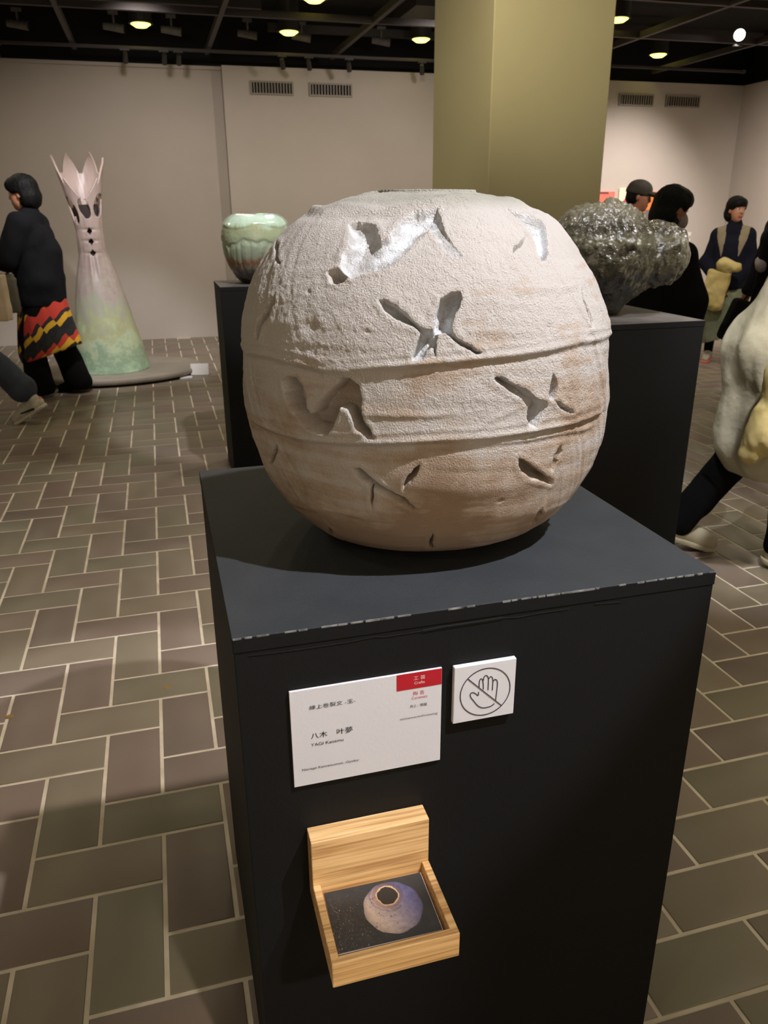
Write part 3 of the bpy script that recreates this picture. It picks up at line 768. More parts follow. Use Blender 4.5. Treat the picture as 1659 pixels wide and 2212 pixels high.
def build_vessel():
    # angle samples: dense on the side facing the camera (251 degrees)
    nt, ns = 1050, 560
    q = np.linspace(-1, 1, nt, endpoint=False)
    ang = (q + 0.30 * np.sin(np.pi * q) / np.pi * -1.9) * 180
    ang = (251.5 + (q * 0.42 + 0.58 * q ** 3) * 180)
    th = np.radians(ang)
    # arc-length samples along the profile
    zz = np.concatenate([VE * (1 - np.cos(np.linspace(0, np.pi / 2, 500))), VE + (VH - VE) * np.sin(np.linspace(0, np.pi / 2, 700))[1:]])
    rz = vessel_profile(zz)
    keep = np.concatenate([[True], ~((rz[1:] <= VT + 1e-6) & (zz[1:] > VE))]); zz, rz = zz[keep], rz[keep]
    zz = np.append(zz, VH * .9985); rz = np.append(rz, VT)
    s = np.concatenate([[0], np.cumsum(np.hypot(np.diff(zz), np.diff(rz)))])
    u = np.linspace(0, s[-1], ns)
    z1, r1 = np.interp(u, s, zz), np.interp(u, s, rz)
    dz, dr = np.gradient(z1, u), np.gradient(r1, u)
    L = np.hypot(dz, dr); nr, nzv = dz / L, -dr / L
    A, Z = np.meshgrid(np.mod(ang, 360), z1, indexing='ij')
    TH = np.radians(A); R = np.broadcast_to(r1, A.shape)
    X3, Y3 = np.cos(TH) * R, np.sin(TH) * R
    D = np.zeros_like(A); G = np.zeros_like(A)
    # overall wobble and wrapped-cloth folds
    D += 0.0035 * fbm(X3 * 7, Y3 * 7, Z * 7, 2)
    tilt = Z + 0.035 * np.sin(TH * 1.0 + 0.6) + .012 * vn(X3 * 5, Y3 * 5, Z * 5)
    D += 0.0010 * vn(X3 * 3 + 11, Y3 * 3, tilt * 40) + 0.0005 * vn(X3 * 6, Y3 * 6 + 4, tilt * 110)
    side = np.clip(np.abs(((A - 251.5 + 180) % 360) - 180) / 80, 0, 1) ** 2
    D += side * 0.0022 * vn(X3 * 4, Y3 * 4, (Z + 0.5 * (TH - 4.4)) * 60)
    # sandy crust, stronger on the upper left and centre
    crust = np.clip(fbm(X3 * 6 + 3, Y3 * 6, Z * 6 + 5, 3) * .8 + .75, .15, 1) * np.clip((Z - .10) / .16, .12, 1)
    D += crust * (0.00045 * vn(X3 * 300, Y3 * 300, Z * 300) + 0.0005 * vn(X3 * 130, Y3 * 130, Z * 130))
    # out-of-round silhouette measured left and right of the view axis
    zk = [0, .03, .08, .131, .181, .231, .282, .332, .382, .433, .483, .52]
    dL = [.004, .0045, .0016, -.0040, -.0038, -.0017, -.0026, .0005, .0034, .0034, .008, 0]
    dR = [.006, .008, .0075, .0036, .0032, .0011, -.0033, .0007, -.0060, -.0080, .0018, 0]
    wR = np.clip(np.cos(TH - np.radians(-18.5)), 0, 1) ** 2; wL = np.clip(np.cos(TH - np.radians(161.5)), 0, 1) ** 2
    D += np.clip((Z - .44) / .07, 0, 1) * (.004 * vn(X3 * 16, Y3 * 16, Z * 30) + .0015 * vn(X3 * 50, Y3 * 50, Z * 50))
    D += wL * np.interp(Z, zk, dL) + wR * np.interp(Z, zk, dR)
    # raised ridges of the wrapping
    amp = [.0038, .0026, .0026, .0014, .0022, .0020, .0014, .0014, .0010, .0009, .0018]
    for k, pl_ in enumerate(RIDGES):
        P = np.array(pl_); a = P[:, 0]
        a = np.where(a < 90, a + 360, a); AA = np.where(A < 90, A + 360, A)
        o = np.argsort(a); a, zz_ = a[o], P[o, 1]
        zr = np.interp(AA, a, zz_)
        m = np.clip((AA - a[0] + 4) / 8, 0, 1) * np.clip((a[-1] + 4 - AA) / 8, 0, 1)
        if k == 2: m = np.maximum(m, .7)
        dd = (Z - zr - .0015 * vn(X3 * 14, Y3 * 14, Z * 0 + k)) / .0042
        D += m * amp[k] * (np.exp(-dd ** 2) - .45 * np.exp(-(dd + 1.9) ** 2))
        if k in (2, 4):
            D -= m * (.005 if k == 4 else .003) / (1 + np.exp(np.clip((Z - zr + .005) / .0028, -40, 40))) * np.exp(-(np.clip(zr - Z, 0, 1) / (.10 if k == 4 else .05)) ** 2)
        if k in (2, 4, 5): D += m * amp[k] * .45 * np.exp(-((dd - 3.0) / .9) ** 2)
    # torn openings
    Rm = 0.27
    dep = [.021, .010, .014, .007, .010, .024, .027, .008, .034, .022, .016, .013, .019, .010, .014, .017, .013, .012, .012, .015, .013]
    for k, pl_ in enumerate(POLYS):
        P = np.array(pl_); a0, z0 = P.mean(0)
        loc_r = float(np.interp(z0, z1, r1)); 
        sz = 1.0 / max(.25, abs(float(np.interp(z0, z1, np.abs(dz)))))
        sx = np.radians(1) * loc_r
        Px, Pz = (P[:, 0] - a0) * sx, (P[:, 1] - z0) * sz
        da = ((A - a0 + 180) % 360) - 180
        msk = (np.abs(da) * sx < np.abs(Px).max() + .03) & (np.abs(Z - z0) * sz < np.abs(Pz).max() + .03)
        qx, qz = da[msk] * sx, (Z[msk] - z0) * sz
        jx = .0010 * vn(qx * 90, qz * 90, qx * 0 + k) + .0007 * vn(qx * 260, qz * 260, qx * 0 + k + 9)
        jz = .0010 * vn(qx * 90 + 40, qz * 90, qx * 0 + k) + .0007 * vn(qx * 260 + 50, qz * 260, qx * 0 + k)
        qx, qz = qx + jx, qz + jz
        dist = np.full(qx.shape, 9.0); ins = np.zeros(qx.shape, bool)
        n = len(P)
        for i in range(n):
            x1_, y1_, x2_, y2_ = Px[i], Pz[i], Px[(i + 1) % n], Pz[(i + 1) % n]
            ex, ey = x2_ - x1_, y2_ - y1_
            t = np.clip(((qx - x1_) * ex + (qz - y1_) * ey) / (ex * ex + ey * ey + 1e-12), 0, 1)
            dist = np.minimum(dist, np.hypot(qx - x1_ - t * ex, qz - y1_ - t * ey))
            c = ((y1_ > qz) != (y2_ > qz)) & (qx < ex * (qz - y1_) / (ey + 1e-12) + x1_)
            ins ^= c
        sd = np.where(ins, dist, -dist)
        d = dep[k]
        wall = np.clip((sd + .0004) / .0024, 0, 1); wall = wall * wall * (3 - 2 * wall)
        deep = np.clip(sd / .016, 0, 1) if k in (0,) else np.clip(sd / (.010 if k in (2, 6) else .005), 0, 1)
        d = d * (.8 if k == 0 else (1.3 if k in (2, 6) else 2.3))
        cut = wall * (d * .55 + d * .45 * deep)
        lip = .0009 * np.exp(-((sd + .0048) / .0042) ** 2)
        if k == 0:      # the big tear runs out towards its lower right
            fade = np.clip(1 - (qx - qz * .6 - .01) / .075, .18, 1); cut *= fade; lip *= fade
        if k == 1: cut = d * np.clip((sd + .004) / .01, 0, 1)
        D[msk] += lip - cut
        G[msk] = np.maximum(G[msk], np.clip((sd + .0012) / .0030, 0, 1) * (1.0 if k in (0, 2, 6, 9, 10, 11) else .12))
    # a few pits
    for a0, z0, rad, dp in ((219, .355, .012, .0035), (236.5, .352, .0035, .002), (287, .352, .005, .0016), (216, .395, .003, .003), (246, .30, .003, .002), (275.5, .12, .004, .003), (227, .27, .004, .002)):
        da = (((A - a0 + 180) % 360) - 180) * np.radians(1) * .27
        e = np.exp(-(((da) / rad) ** 2 + ((Z - z0) / (rad * .7)) ** 2))
        D -= dp * e
    X = (R + D * nr) * np.cos(TH); Y = (R + D * nr) * np.sin(TH); ZZ = Z + D * nzv
    ZZ = np.maximum(ZZ, 0.0005)
    V = np.stack([X, Y, ZZ], -1)
    # rim, inner wall and bottom disc rings
    extra = [(VT - .004, VH - .002, 0), (VT - .012, VH - .012, 0), (VT - .008, VH - .03, 0), (.17, VH - .07, 0), (.235, VH - .16, 0), (.255, VE, 0), (.20, .09, 0), (.10, .03, 0), (.0005, .024, 0)]
    rings = [np.stack([r_ * np.cos(th), r_ * np.sin(th), np.full(nt, z_)], -1)[:, None] for r_, z_, _ in extra]
    bot = np.stack([.0005 * np.cos(th), .0005 * np.sin(th), np.full(nt, .0005)], -1)[:, None]
    V = np.concatenate([bot, V] + rings, 1)
    kk = V.shape[1]
    g = np.concatenate([np.zeros((nt, 1)), G] + [np.zeros((nt, 1))] * len(extra), 1)
    i, j = np.meshgrid(np.arange(nt), np.arange(kk - 1), indexing='ij')
    i2 = (i + 1) % nt
    F = np.stack([i * kk + j, i2 * kk + j, i2 * kk + j + 1, i * kk + j + 1], -1).reshape(-1, 4)
    m = bpy.data.materials.new('sandy_white_slipped_clay'); m.use_nodes = True
    t = NT(m); tc = t.n('ShaderNodeTexCoord')
    n1 = t.n('ShaderNodeTexNoise', Scale=7.0, Detail=6.0, Roughness=.65); t.l(tc.outputs['Object'], n1.inputs['Vector'])
    mpn = t.n('ShaderNodeMapping'); mpn.inputs['Scale'].default_value = (3, 3, 30); t.l(tc.outputs['Object'], mpn.inputs[0])
    n2 = t.n('ShaderNodeTexNoise', Scale=2.2, Detail=6.0, Roughness=.6); t.l(mpn.outputs[0], n2.inputs['Vector'])
    ad = t.n('ShaderNodeMath', operation='ADD'); h2 = t.n('ShaderNodeMath', operation='MULTIPLY'); h2.inputs[1].default_value = .5; t.l(n2.outputs['Fac'], h2.inputs[0])
    t.l(n1.outputs['Fac'], ad.inputs[0]); t.l(h2.outputs[0], ad.inputs[1])
    # browner towards the foot: dim warm light put into the colour
    sp_ = t.n('ShaderNodeSeparateXYZ'); t.l(tc.outputs['Object'], sp_.inputs[0])
    mr = t.n('ShaderNodeMapRange'); mr.inputs[1].default_value = .05; mr.inputs[2].default_value = .36; mr.inputs[3].default_value = -.26; mr.inputs[4].default_value = .10
    t.l(sp_.outputs['Z'], mr.inputs[0])
    ad2 = t.n('ShaderNodeMath', operation='ADD'); t.l(ad.outputs[0], ad2.inputs[0]); t.l(mr.outputs[0], ad2.inputs[1])
    cr = t.n('ShaderNodeValToRGB'); t.l(ad2.outputs[0], cr.inputs[0])
    el = cr.color_ramp.elements
    el[0].position = .50; el[0].color = lin((148, 127, 106)) + (1,)
    el[1].position = .76; el[1].color = lin((186, 180, 174)) + (1,)
    e = el.new(.64); e.color = lin((174, 158, 142)) + (1,)
    tz = t.n('ShaderNodeMapRange'); tz.inputs[1].default_value = .492; tz.inputs[2].default_value = .506; t.l(sp_.outputs['Z'], tz.inputs[0])
    tn = t.n('ShaderNodeMath', operation='MULTIPLY'); t.l(tz.outputs[0], tn.inputs[0]); t.l(n1.outputs['Fac'], tn.inputs[1])
    tm = t.n('ShaderNodeMix', data_type='RGBA'); t.l(tn.outputs[0], tm.inputs[0]); t.l(cr.outputs[0], tm.inputs[6]); tm.inputs[7].default_value = lin((128, 130, 112)) + (1,)
    # glazed floor of the tears
    at = t.n('ShaderNodeAttribute', attribute_name='glaze')
    n3 = t.n('ShaderNodeTexNoise', Scale=34.0, Detail=4.0); t.l(tc.outputs['Object'], n3.inputs['Vector'])
    gr = t.n('ShaderNodeValToRGB'); t.l(n3.outputs['Fac'], gr.inputs[0])
    gr.color_ramp.elements[0].position = .4; gr.color_ramp.elements[0].color = lin((176, 174, 172)) + (1,)
    gr.color_ramp.elements[1].position = .62; gr.color_ramp.elements[1].color = lin((226, 230, 234)) + (1,)
    mx = t.n('ShaderNodeMix', data_type='RGBA'); t.l(at.outputs['Fac'], mx.inputs[0]); t.l(tm.outputs[2], mx.inputs[6]); t.l(gr.outputs[0], mx.inputs[7])
    t.l(mx.outputs[2], t.b.inputs['Base Color'])
    rg = t.n('ShaderNodeMapRange'); rg.inputs[3].default_value = .85; rg.inputs[4].default_value = .42; t.l(at.outputs['Fac'], rg.inputs[0]); t.l(rg.outputs[0], t.b.inputs['Roughness'])
    b1 = t.n('ShaderNodeTexNoise', Scale=430.0, Detail=3.0, Roughness=.6); t.l(tc.outputs['Object'], b1.inputs['Vector'])
    mask = t.n('ShaderNodeMapRange'); mask.inputs[1].default_value = .02; mask.inputs[2].default_value = .24; mask.inputs[3].default_value = .12; mask.inputs[4].default_value = 1.0
    t.l(sp_.outputs['Z'], mask.inputs[0])
    bp = t.n('ShaderNodeBump', Distance=.0030); t.l(mask.outputs[0], bp.inputs['Strength']); t.l(b1.outputs['Fac'], bp.inputs['Height']); t.l(bp.outputs[0], t.b.inputs['Normal'])
    o = mesh_np('round_ceramic_vessel', V.reshape(-1, 3), F, m, None, True, (VX, VY, PZ))
    a = o.data.attributes.new('glaze', 'FLOAT', 'POINT'); a.data.foreach_set('value', g.astype(np.float32).ravel())
    tag(o, 'large round white-and-tan ceramic vessel with star-shaped cracks on the front plinth', 'ceramic vessel')
build_vessel()

# ------------------------------------------------------------------ pale green pot on the left plinth
def glaze_mat(name, stops, bumpsc, bstr, dist, streak=False, coat=1.0, rough=.18):
    m = bpy.data.materials.new(name); m.use_nodes = True
    t = NT(m); tc = t.n('ShaderNodeTexCoord'); sp_ = t.n('ShaderNodeSeparateXYZ'); t.l(tc.outputs['Object'], sp_.inputs[0])
    mp = t.n('ShaderNodeMapping'); mp.inputs['Scale'].default_value = (1, 1, .22 if streak else 1); t.l(tc.outputs['Object'], mp.inputs[0])
    nz = t.n('ShaderNodeTexNoise', Scale=30.0 if streak else 18., Detail=4.0, Roughness=.6); t.l(mp.outputs[0], nz.inputs['Vector'])
    ma = t.n('ShaderNodeMath', operation='MULTIPLY_ADD'); ma.inputs[1].default_value = .30; t.l(nz.outputs['Fac'], ma.inputs[0])
    mz = t.n('ShaderNodeMath', operation='MULTIPLY'); mz.inputs[1].default_value = 1 / .40; t.l(sp_.outputs['Z'], mz.inputs[0])
    t.l(mz.outputs[0], ma.inputs[2])
    s2 = t.n('ShaderNodeMath', operation='SUBTRACT'); s2.inputs[1].default_value = .15; t.l(ma.outputs[0], s2.inputs[0])
    cr = t.n('ShaderNodeValToRGB'); t.l(s2.outputs[0], cr.inputs[0]); el = cr.color_ramp.elements
    el[0].position = stops[0][0]; el[0].color = lin(stops[0][1]) + (1,); el[1].position = stops[-1][0]; el[1].color = lin(stops[-1][1]) + (1,)
    for p, c in stops[1:-1]: e = el.new(p); e.color = lin(c) + (1,)
    t.l(cr.outputs[0], t.b.inputs['Base Color'])
    nb = t.n('ShaderNodeTexNoise', Scale=bumpsc, Detail=3.0); t.l(tc.outputs['Object'], nb.inputs['Vector'])
    bp = t.n('ShaderNodeBump', Strength=bstr, Distance=dist); t.l(nb.outputs['Fac'], bp.inputs['Height']); t.l(bp.outputs[0], t.b.inputs['Normal'])
    t.b.inputs['Roughness'].default_value = rough
    t.b.inputs['Coat Weight'].default_value = coat; t.b.inputs['Coat Roughness'].default_value = .035
    t.l(bp.outputs[0], t.b.inputs['Coat Normal'])
    return m
def green_pot():
    pf = [(.0005, .001), (.098, .001), (.108, .012), (.128, .03), (.146, .055), (.160, .08), (.171, .11), (.180, .145), (.186, .185), (.189, .22), (.190, .255), (.186, .29), (.178, .315), (.164, .335), (.146, .352), (.128, .364), (.110, .371), (.098, .373), (.090, .366), (.09, .345), (.15, .30), (.165, .22), (.12, .10), (.05, .03), (.0005, .03)]
    pf = np.array(pf); s = np.concatenate([[0], np.cumsum(np.hypot(*np.diff(pf, axis=0).T))]); u = np.linspace(0, s[-1], 240)
    pf = np.stack([np.interp(u, s, pf[:, 0]), np.interp(u, s, pf[:, 1])], 1)
    k = np.ones(5) / 5
    pf[2:-2, 0] = np.convolve(pf[:, 0], k, 'valid'); pf[2:-2, 1] = np.convolve(pf[:, 1], k, 'valid')
    V, F = revolve(pf, 260)
    r = np.hypot(V[:, 0], V[:, 1]); a = np.arctan2(V[:, 1], V[:, 0]); z = V[:, 2]
    outer = np.repeat(np.arange(240) < 150, 260)
    x, y = np.cos(a), np.sin(a)
    lay = .235 + .028 * vn(x * 2.5 + 9, y * 2.5, x * 0) + .01 * vn(x * 8, y * 8, x * 0)
    lay2 = .300 + .02 * vn(x * 2 + 3, y * 2 + 5, x * 0)
    d = .0035 * fbm(x * 3, y * 3, z * 12, 2) + .005 / (1 + np.exp(-(z - lay) / .0025)) + .005 / (1 + np.exp(-(z - lay2) / .0025))
    rib = np.clip((lay - z) / .03, 0, 1) * np.clip((z - .05) / .03, 0, 1)
    d += rib * .005 * np.abs(np.sin(a * 13 + 2 * vn(x * 3, y * 3, z * 9))) ** .6
    d = np.where(outer, d, 0)
    V[:, 0] = (r + d) * x; V[:, 1] = (r + d) * y
    V[:, 2] = np.where(outer, z + .004 * vn(x * 3, y * 3, x * 0 + 2) * (z > .33), z)
    m = glaze_mat('celadon_over_brown_glaze', [(.02, (40, 32, 27)), (.14, (60, 50, 42)), (.22, (112, 112, 98)), (.29, (120, 78, 58)), (.36, (134, 140, 122)), (.52, (158, 174, 150)), (.72, (168, 176, 138)), (.80, (186, 210, 186)), (.95, (200, 222, 204))], 60, .5, .004, streak=True)
    o = mesh_np('squat_green_pot', V, F, m, None, True, (.695, 2.43, 1.10))
    tag(o, 'squat pale green glazed pot with drips on the left plinth', 'pot')
green_pot()

# ------------------------------------------------------------------ glossy dark pot on the right plinth
def dark_pot():
    P = [cap((0, 0, .0), (.005, 0, .03), .075, .085, .03), cap((.005, 0, .05), (.015, 0, .19), .075, .185, .05), ell((-.005, 0, .225), (.200, .20, .188), .04), cap((.03, 0, .06), (.19, 0, .19), .06, .105, .05),
         ell((.222, -.02, .215), (.122, .14, .118), .012), ell((.215, -.02, .285), (.088, .10, .048), .012)]
    P.append(ell((-.04, .04, .425), (.075, .075, .05), .012, sub=True))
    def dp(x, y, z):
        up = np.clip((z - .03) / .1, .15, 1)
        return up * (-.012 * np.abs(fbm(x * 22 + 3, y * 22, z * 10, 3)) + .008 * vn(x * 58, y * 58, z * 30) + .003 * vn(x * 130, y * 130, z * 90)) + .004
    m = glaze_mat('dark_olive_gloss_glaze', [(.02, (34, 32, 26)), (.35, (40, 38, 30)), (.46, (78, 76, 60)), (.58, (42, 38, 28)), (.68, (96, 94, 76)), (.78, (52, 48, 36)), (.98, (108, 104, 86))], 70, .55, .012)
    o = implicit('lobed_dark_pot', P, .0052, m, None, cuts=[((0, 0, .001), (0, 0, -1))], disp=dp, loc=(1.755, .50, 1.10))
    tag(o, 'glossy dark olive lobed pot with crusty dripping glaze on the right plinth', 'pot')
dark_pot()

# ------------------------------------------------------------------ tall crowned ceramic tower on a slab
def tower():
    e = empty('crowned_ceramic_tower', (-.365, 5.72, 0)); tag(e, 'tall tapering pink-grey ceramic tower with crown-like tips, green at its foot', 'sculpture')
    nt, nz = 220, 260
    zc = [.085, .30, .50, .93, 1.13, 1.33, 1.52, 1.66, 1.80, 1.96]
    rc = [.355, .318, .275, .185, .128, .119, .137, .160, .190, .225]
    th = np.linspace(0, 2 * np.pi, nt, endpoint=False)
    v = np.linspace(0, 1, nz)
    # five tall tips; height of the edge as a function of angle
    aim = np.radians(-88)       # angle that faces the camera
    ph = (th - aim)
    tips = [(-1.55, 1.955), (1.50, 1.945), (2.65, 2.0), (-2.65, 1.99)]
    top = np.full(nt, 1.63)
    for a0, h in tips:
        d = np.abs(((ph - a0 + np.pi) % (2 * np.pi)) - np.pi)
        top = np.maximum(top, 1.60 + (h - 1.60) * np.clip(1 - (d / .80), 0, 1) ** .8)
    dfront = np.abs(((ph + np.pi) % (2 * np.pi)) - np.pi)
    top = np.where(dfront < .9, np.maximum(1.60 + .18 * (dfront / .9) ** 1.5, np.where(dfront > .6, top, 0)), top)
    back = np.abs(((ph - np.pi + np.pi) % (2 * np.pi)) - np.pi)
    top = np.maximum(top, np.where(back < 1.1, 1.82, 0))
    Z = .085 + (top[:, None] - .085) * v[None]
    R = np.interp(Z, zc, rc)
    kk = np.ones(13) / 13
    zz = np.linspace(.085, 2.02, 400); rs = np.interp(zz, zc, rc); rs[6:-6] = np.convolve(rs, kk, 'valid'); R = np.interp(Z, zz, rs)
    A = ph[:, None] + 0 * Z
    c = (((A + np.pi) % (2 * np.pi)) - np.pi)
    # vertical fold lines rising to the middle seam, pinched at each diamond hole
    R = R + .010 * np.exp(-((c - .22) / .13) ** 2) * np.clip((Z - .75) / .2, 0, 1) * np.clip((1.16 - Z) / .05, 0, 1) + .010 * np.exp(-((c + .22) / .13) ** 2) * np.clip((Z - .75) / .2, 0, 1) * np.clip((1.16 - Z) / .05, 0, 1)
    for zh in (1.145, 1.25, 1.345): R = R - .012 * np.exp(-((Z - zh) / .012) ** 2) * np.exp(-(c / .5) ** 2)
    R = R + .003 * vn(np.cos(A) * 6 * 1, np.sin(A) * 6, Z * 9)
    th2 = A + aim
    V = np.stack([R * np.cos(th2) - .035 * Z, R * np.sin(th2), Z], -1)
    i, j = np.meshgrid(np.arange(nt), np.arange(nz - 1), indexing='ij'); i2 = (i + 1) % nt
    F = np.stack([i * nz + j, i2 * nz + j, i2 * nz + j + 1, i * nz + j + 1], -1)
    cc, zq = c[:, :-1], Z[:, :-1]
    hole = np.zeros(cc.shape, bool)
    for zh in (1.145, 1.24, 1.33): hole |= (np.abs(cc) * .12 / .026 + np.abs(zq - zh) / .030) < 1
    for a0, z0, hw, hh, ln in ((-.08, 1.52, .36, .085, -1.4), (-1.05, 1.51, .46, .12, -2.2), (.95, 1.54, .42, .10, 1.4), (2.6, 1.55, .3, .08, 0), (-2.6, 1.55, .3, .08, 0)):
        dd = ((cc - a0 - ln * (z0 - zq) * -1 + np.pi) % (2 * np.pi)) - np.pi
        hole |= ((dd / hw) ** 2 + ((zq - z0) / hh) ** 2) < 1
    F = F[~hole].reshape(-1, 4)
    m = bpy.data.materials.new('pink_grey_to_green_glaze'); m.use_nodes = True
    t = NT(m); tc = t.n('ShaderNodeTexCoord'); sp_ = t.n('ShaderNodeSeparateXYZ'); t.l(tc.outputs['Object'], sp_.inputs[0])
    nz_ = t.n('ShaderNodeTexNoise', Scale=9.0, Detail=5.0, Roughness=.65); t.l(tc.outputs['Object'], nz_.inputs['Vector'])
    ma = t.n('ShaderNodeMath', operation='MULTIPLY_ADD'); ma.inputs[1].default_value = .5; t.l(nz_.outputs['Fac'], ma.inputs[0])
    mz = t.n('ShaderNodeMath', operation='MULTIPLY'); mz.inputs[1].default_value = .5; t.l(sp_.outputs['Z'], mz.inputs[0]); t.l(mz.outputs[0], ma.inputs[2])
    cr = t.n('ShaderNodeValToRGB'); t.l(ma.outputs[0], cr.inputs[0]); el = cr.color_ramp.elements
    st = [(.26, (176, 204, 172)), (.34, (146, 170, 142)), (.42, (186, 200, 166)), (.50, (176, 180, 138)), (.58, (168, 172, 150)), (.66, (176, 164, 156)), (.82, (158, 140, 132)), (1.0, (178, 158, 150))]
    el[0].position = st[0][0]; el[0].color = lin(st[0][1]) + (1,); el[1].position = st[-1][0]; el[1].color = lin(st[-1][1]) + (1,)
    for p, c_ in st[1:-1]: q = el.new(p); q.color = lin(c_) + (1,)
    t.l(cr.outputs[0], t.b.inputs['Base Color']); t.b.inputs['Roughness'].default_value = .4
    bp = t.n('ShaderNodeBump', Strength=.3, Distance=.01); t.l(nz_.outputs['Fac'], bp.inputs['Height']); t.l(bp.outputs[0], t.b.inputs['Normal'])
    o = mesh_np('tapering_body', V.reshape(-1, 3), F, m, e, True)
    md = o.modifiers.new('thickness', 'SOLIDIFY'); md.thickness = .016; md.offset = -1
    bm = bmesh.new(); cyl(bm, (-.01, 0, .12), (-.035 * 1.3, 0, 1.30), .16, .075, 24); cyl(bm, (-.035 * 1.3, 0, 1.30), (-.035 * 1.56, 0, 1.555), .075, .105, 24)  # added dark core, stands in for the shade inside the holes
    from_bm('dark_inner_wall', bm, mat('dark_unglazed_inside', (44, 36, 32), .9), e, True)
    s = tag(empty('oval_slab', (-.33, 5.76, 0)), 'low grey oval slab on the floor under the tall tower', 'slab')
    bm = bmesh.new(); pts = []
    for q in range(72):
        a = q / 72 * 2 * math.pi
        rx = .78 * (1 + .05 * math.cos(a) + .02 * math.sin(3 * a)); ry = .60
        x, y = rx * math.cos(a), ry * math.sin(a)
        c_, s_ = math.cos(.12), math.sin(.12)
        pts.append((x * c_ - y * s_, x * s_ + y * c_))
    rows = []
    for f_, z in ((.955, .022), (.985, .026), (1.0, .045), (.995, .068), (.975, .080), (.93, .084), (.6, .085)):
        rows.append([bm.verts.new((x * f_, y * f_, z)) for x, y in pts])
    for a_, b_ in zip(rows, rows[1:]):
        for q in range(72): bm.faces.new((a_[q], a_[(q + 1) % 72], b_[(q + 1) % 72], b_[q]))
    bm.faces.new(rows[-1]); bm.faces.new(rows[0])
    from_bm('slab', bm, mat('slab_grey', (150, 140, 128), .55, noise=(4, (136, 128, 116))), s, True)
    bm = bmesh.new(); r0 = [bm.verts.new((x * .9, y * .9, .0)) for x, y in pts]; r1 = [bm.verts.new((x * .9, y * .9, .0225)) for x, y in pts]
    for q in range(72): bm.faces.new((r0[q], r0[(q + 1) % 72], r1[(q + 1) % 72], r1[q]))
    bm.faces.new(r1); bm.faces.new(r0)
    from_bm('black_foot', bm, M['ceil'], s)  # foot added in black as the shade beneath the slab
tower()
cdn = empty('floor_label_stand', (.44, 5.50, 0), math.radians(-10)); tag(cdn, 'small white label stand on the floor at the right end of the slab', 'label')
bm = bmesh.new(); bm_box(bm, (-.085, -.012, .01), (.085, -.004, .12), .001); bmesh.ops.rotate(bm, verts=bm.verts, cent=(0, 0, 0), matrix=Matrix.Rotation(math.radians(-18), 3, 'X'))
from_bm('card', bm, M['white'], cdn)
box('foot', (-.07, .0, .0), (.07, .06, .012), M['white'], cdn)
ft = box('folded_notice', (-.06, -.04, 0), (.06, .04, .014), M['foam'], None, bev=.002, loc=(.305, 5.44, .0)); tag(ft, 'small flat white card lying on the floor beside the label stand', 'card')

# ------------------------------------------------------------------ pictures on the back wall
def canvas(name, x0, x1, z0, z1, m, label, cat='painting'):
    e = empty(name, ((x0 + x1) / 2, YB, z0)); tag(e, label, cat)
    w_, h_ = (x1 - x0) / 2, z1 - z0
    box('canvas', (-w_, -.03, 0), (w_, -.001, h_), m, e, bev=.002)
    return e, w_, h_
def patch(e, name, pts, m, y=-.0315):
    bm = bmesh.new(); a = [bm.verts.new((x, y, z)) for x, z in pts]; b = [bm.verts.new((x, y + .0012, z)) for x, z in pts]
    bm.faces.new(a); bm.faces.new(b[::-1]); n = len(pts)
    for i in range(n): bm.faces.new((a[i], a[(i + 1) % n], b[(i + 1) % n], b[i]))
    from_bm(name, bm, m, e)
SAL = mat('salmon_paint', (226, 104, 88), .6, noise=(14, (236, 128, 110))); DRK = mat('dark_red_brown_paint', (108, 52, 50), .6)
HOT = mat('hot_pink_paint', (224, 34, 84), .6, noise=(10, (232, 56, 76))); CRM = mat('cream_paint', (246, 226, 196), .6); ORG = mat('orange_paint', (222, 112, 48), .6, noise=(12, (232, 134, 70)))
GRY = mat('grey_brown_paint', (112, 104, 98), .6); YEL = mat('amber_paint', (226, 176, 60), .6)
e, w_, h_ = canvas('painting', 5.80, 6.255, 1.40, 1.715, SAL, 'salmon painting with dark edge stripes just right of the column')
patch(e, 'dark_stripe', [(-w_ + .04, h_ - .03), (w_ - .09, h_ - .03), (w_ - .11, h_ - .006), (-w_ + .03, h_ - .006)], DRK)
patch(e, 'lower_stripe', [(-w_ + .01, .01), (w_ - .03, .03), (w_ - .01, .13), (w_ - .05, .07), (-w_ + .01, .055)], DRK)
e, w_, h_ = canvas('painting', 6.32, 6.66, 1.28, 1.76, CRM, 'painting of a hot pink petal shape behind the man in the cap')
patch(e, 'pink_petal', [(-.15, .24), (-.05, .38), (.03, .45), (.12, .46), (.15, .40), (.16, .20), (.10, .12), (.04, .15), (.02, .20), (-.05, .25), (-.12, .2), (-.155, .16)], HOT)
patch(e, 'amber_centre', [(-.08, .13), (-.02, .17), (.03, .14), (.03, .09), (-.07, .08)], YEL)
e, w_, h_ = canvas('painting', 6.72, 7.10, 1.24, 1.715, ORG, 'orange and grey painting between the cap and the masked visitor')
patch(e, 'grey_field', [(-w_ + .01, .01), (w_ - .01, .01), (w_ - .01, .25), (-w_ + .04, .24), (-w_ + .01, .20)], GRY)
for x, z, w_, h_, l in ((7.50, 1.155, .10, .05, 'tiny upper white caption card on the wall right of the masked visitor'), (7.46, 1.06, .17, .055, 'small lower white caption card on the wall right of the masked visitor')):
    o = box('caption_card', (-w_ / 2, -.006, -h_ / 2), (w_ / 2, -.001, h_ / 2), M['white'], None, loc=(x, YB, z)); tag(o, l, 'label')

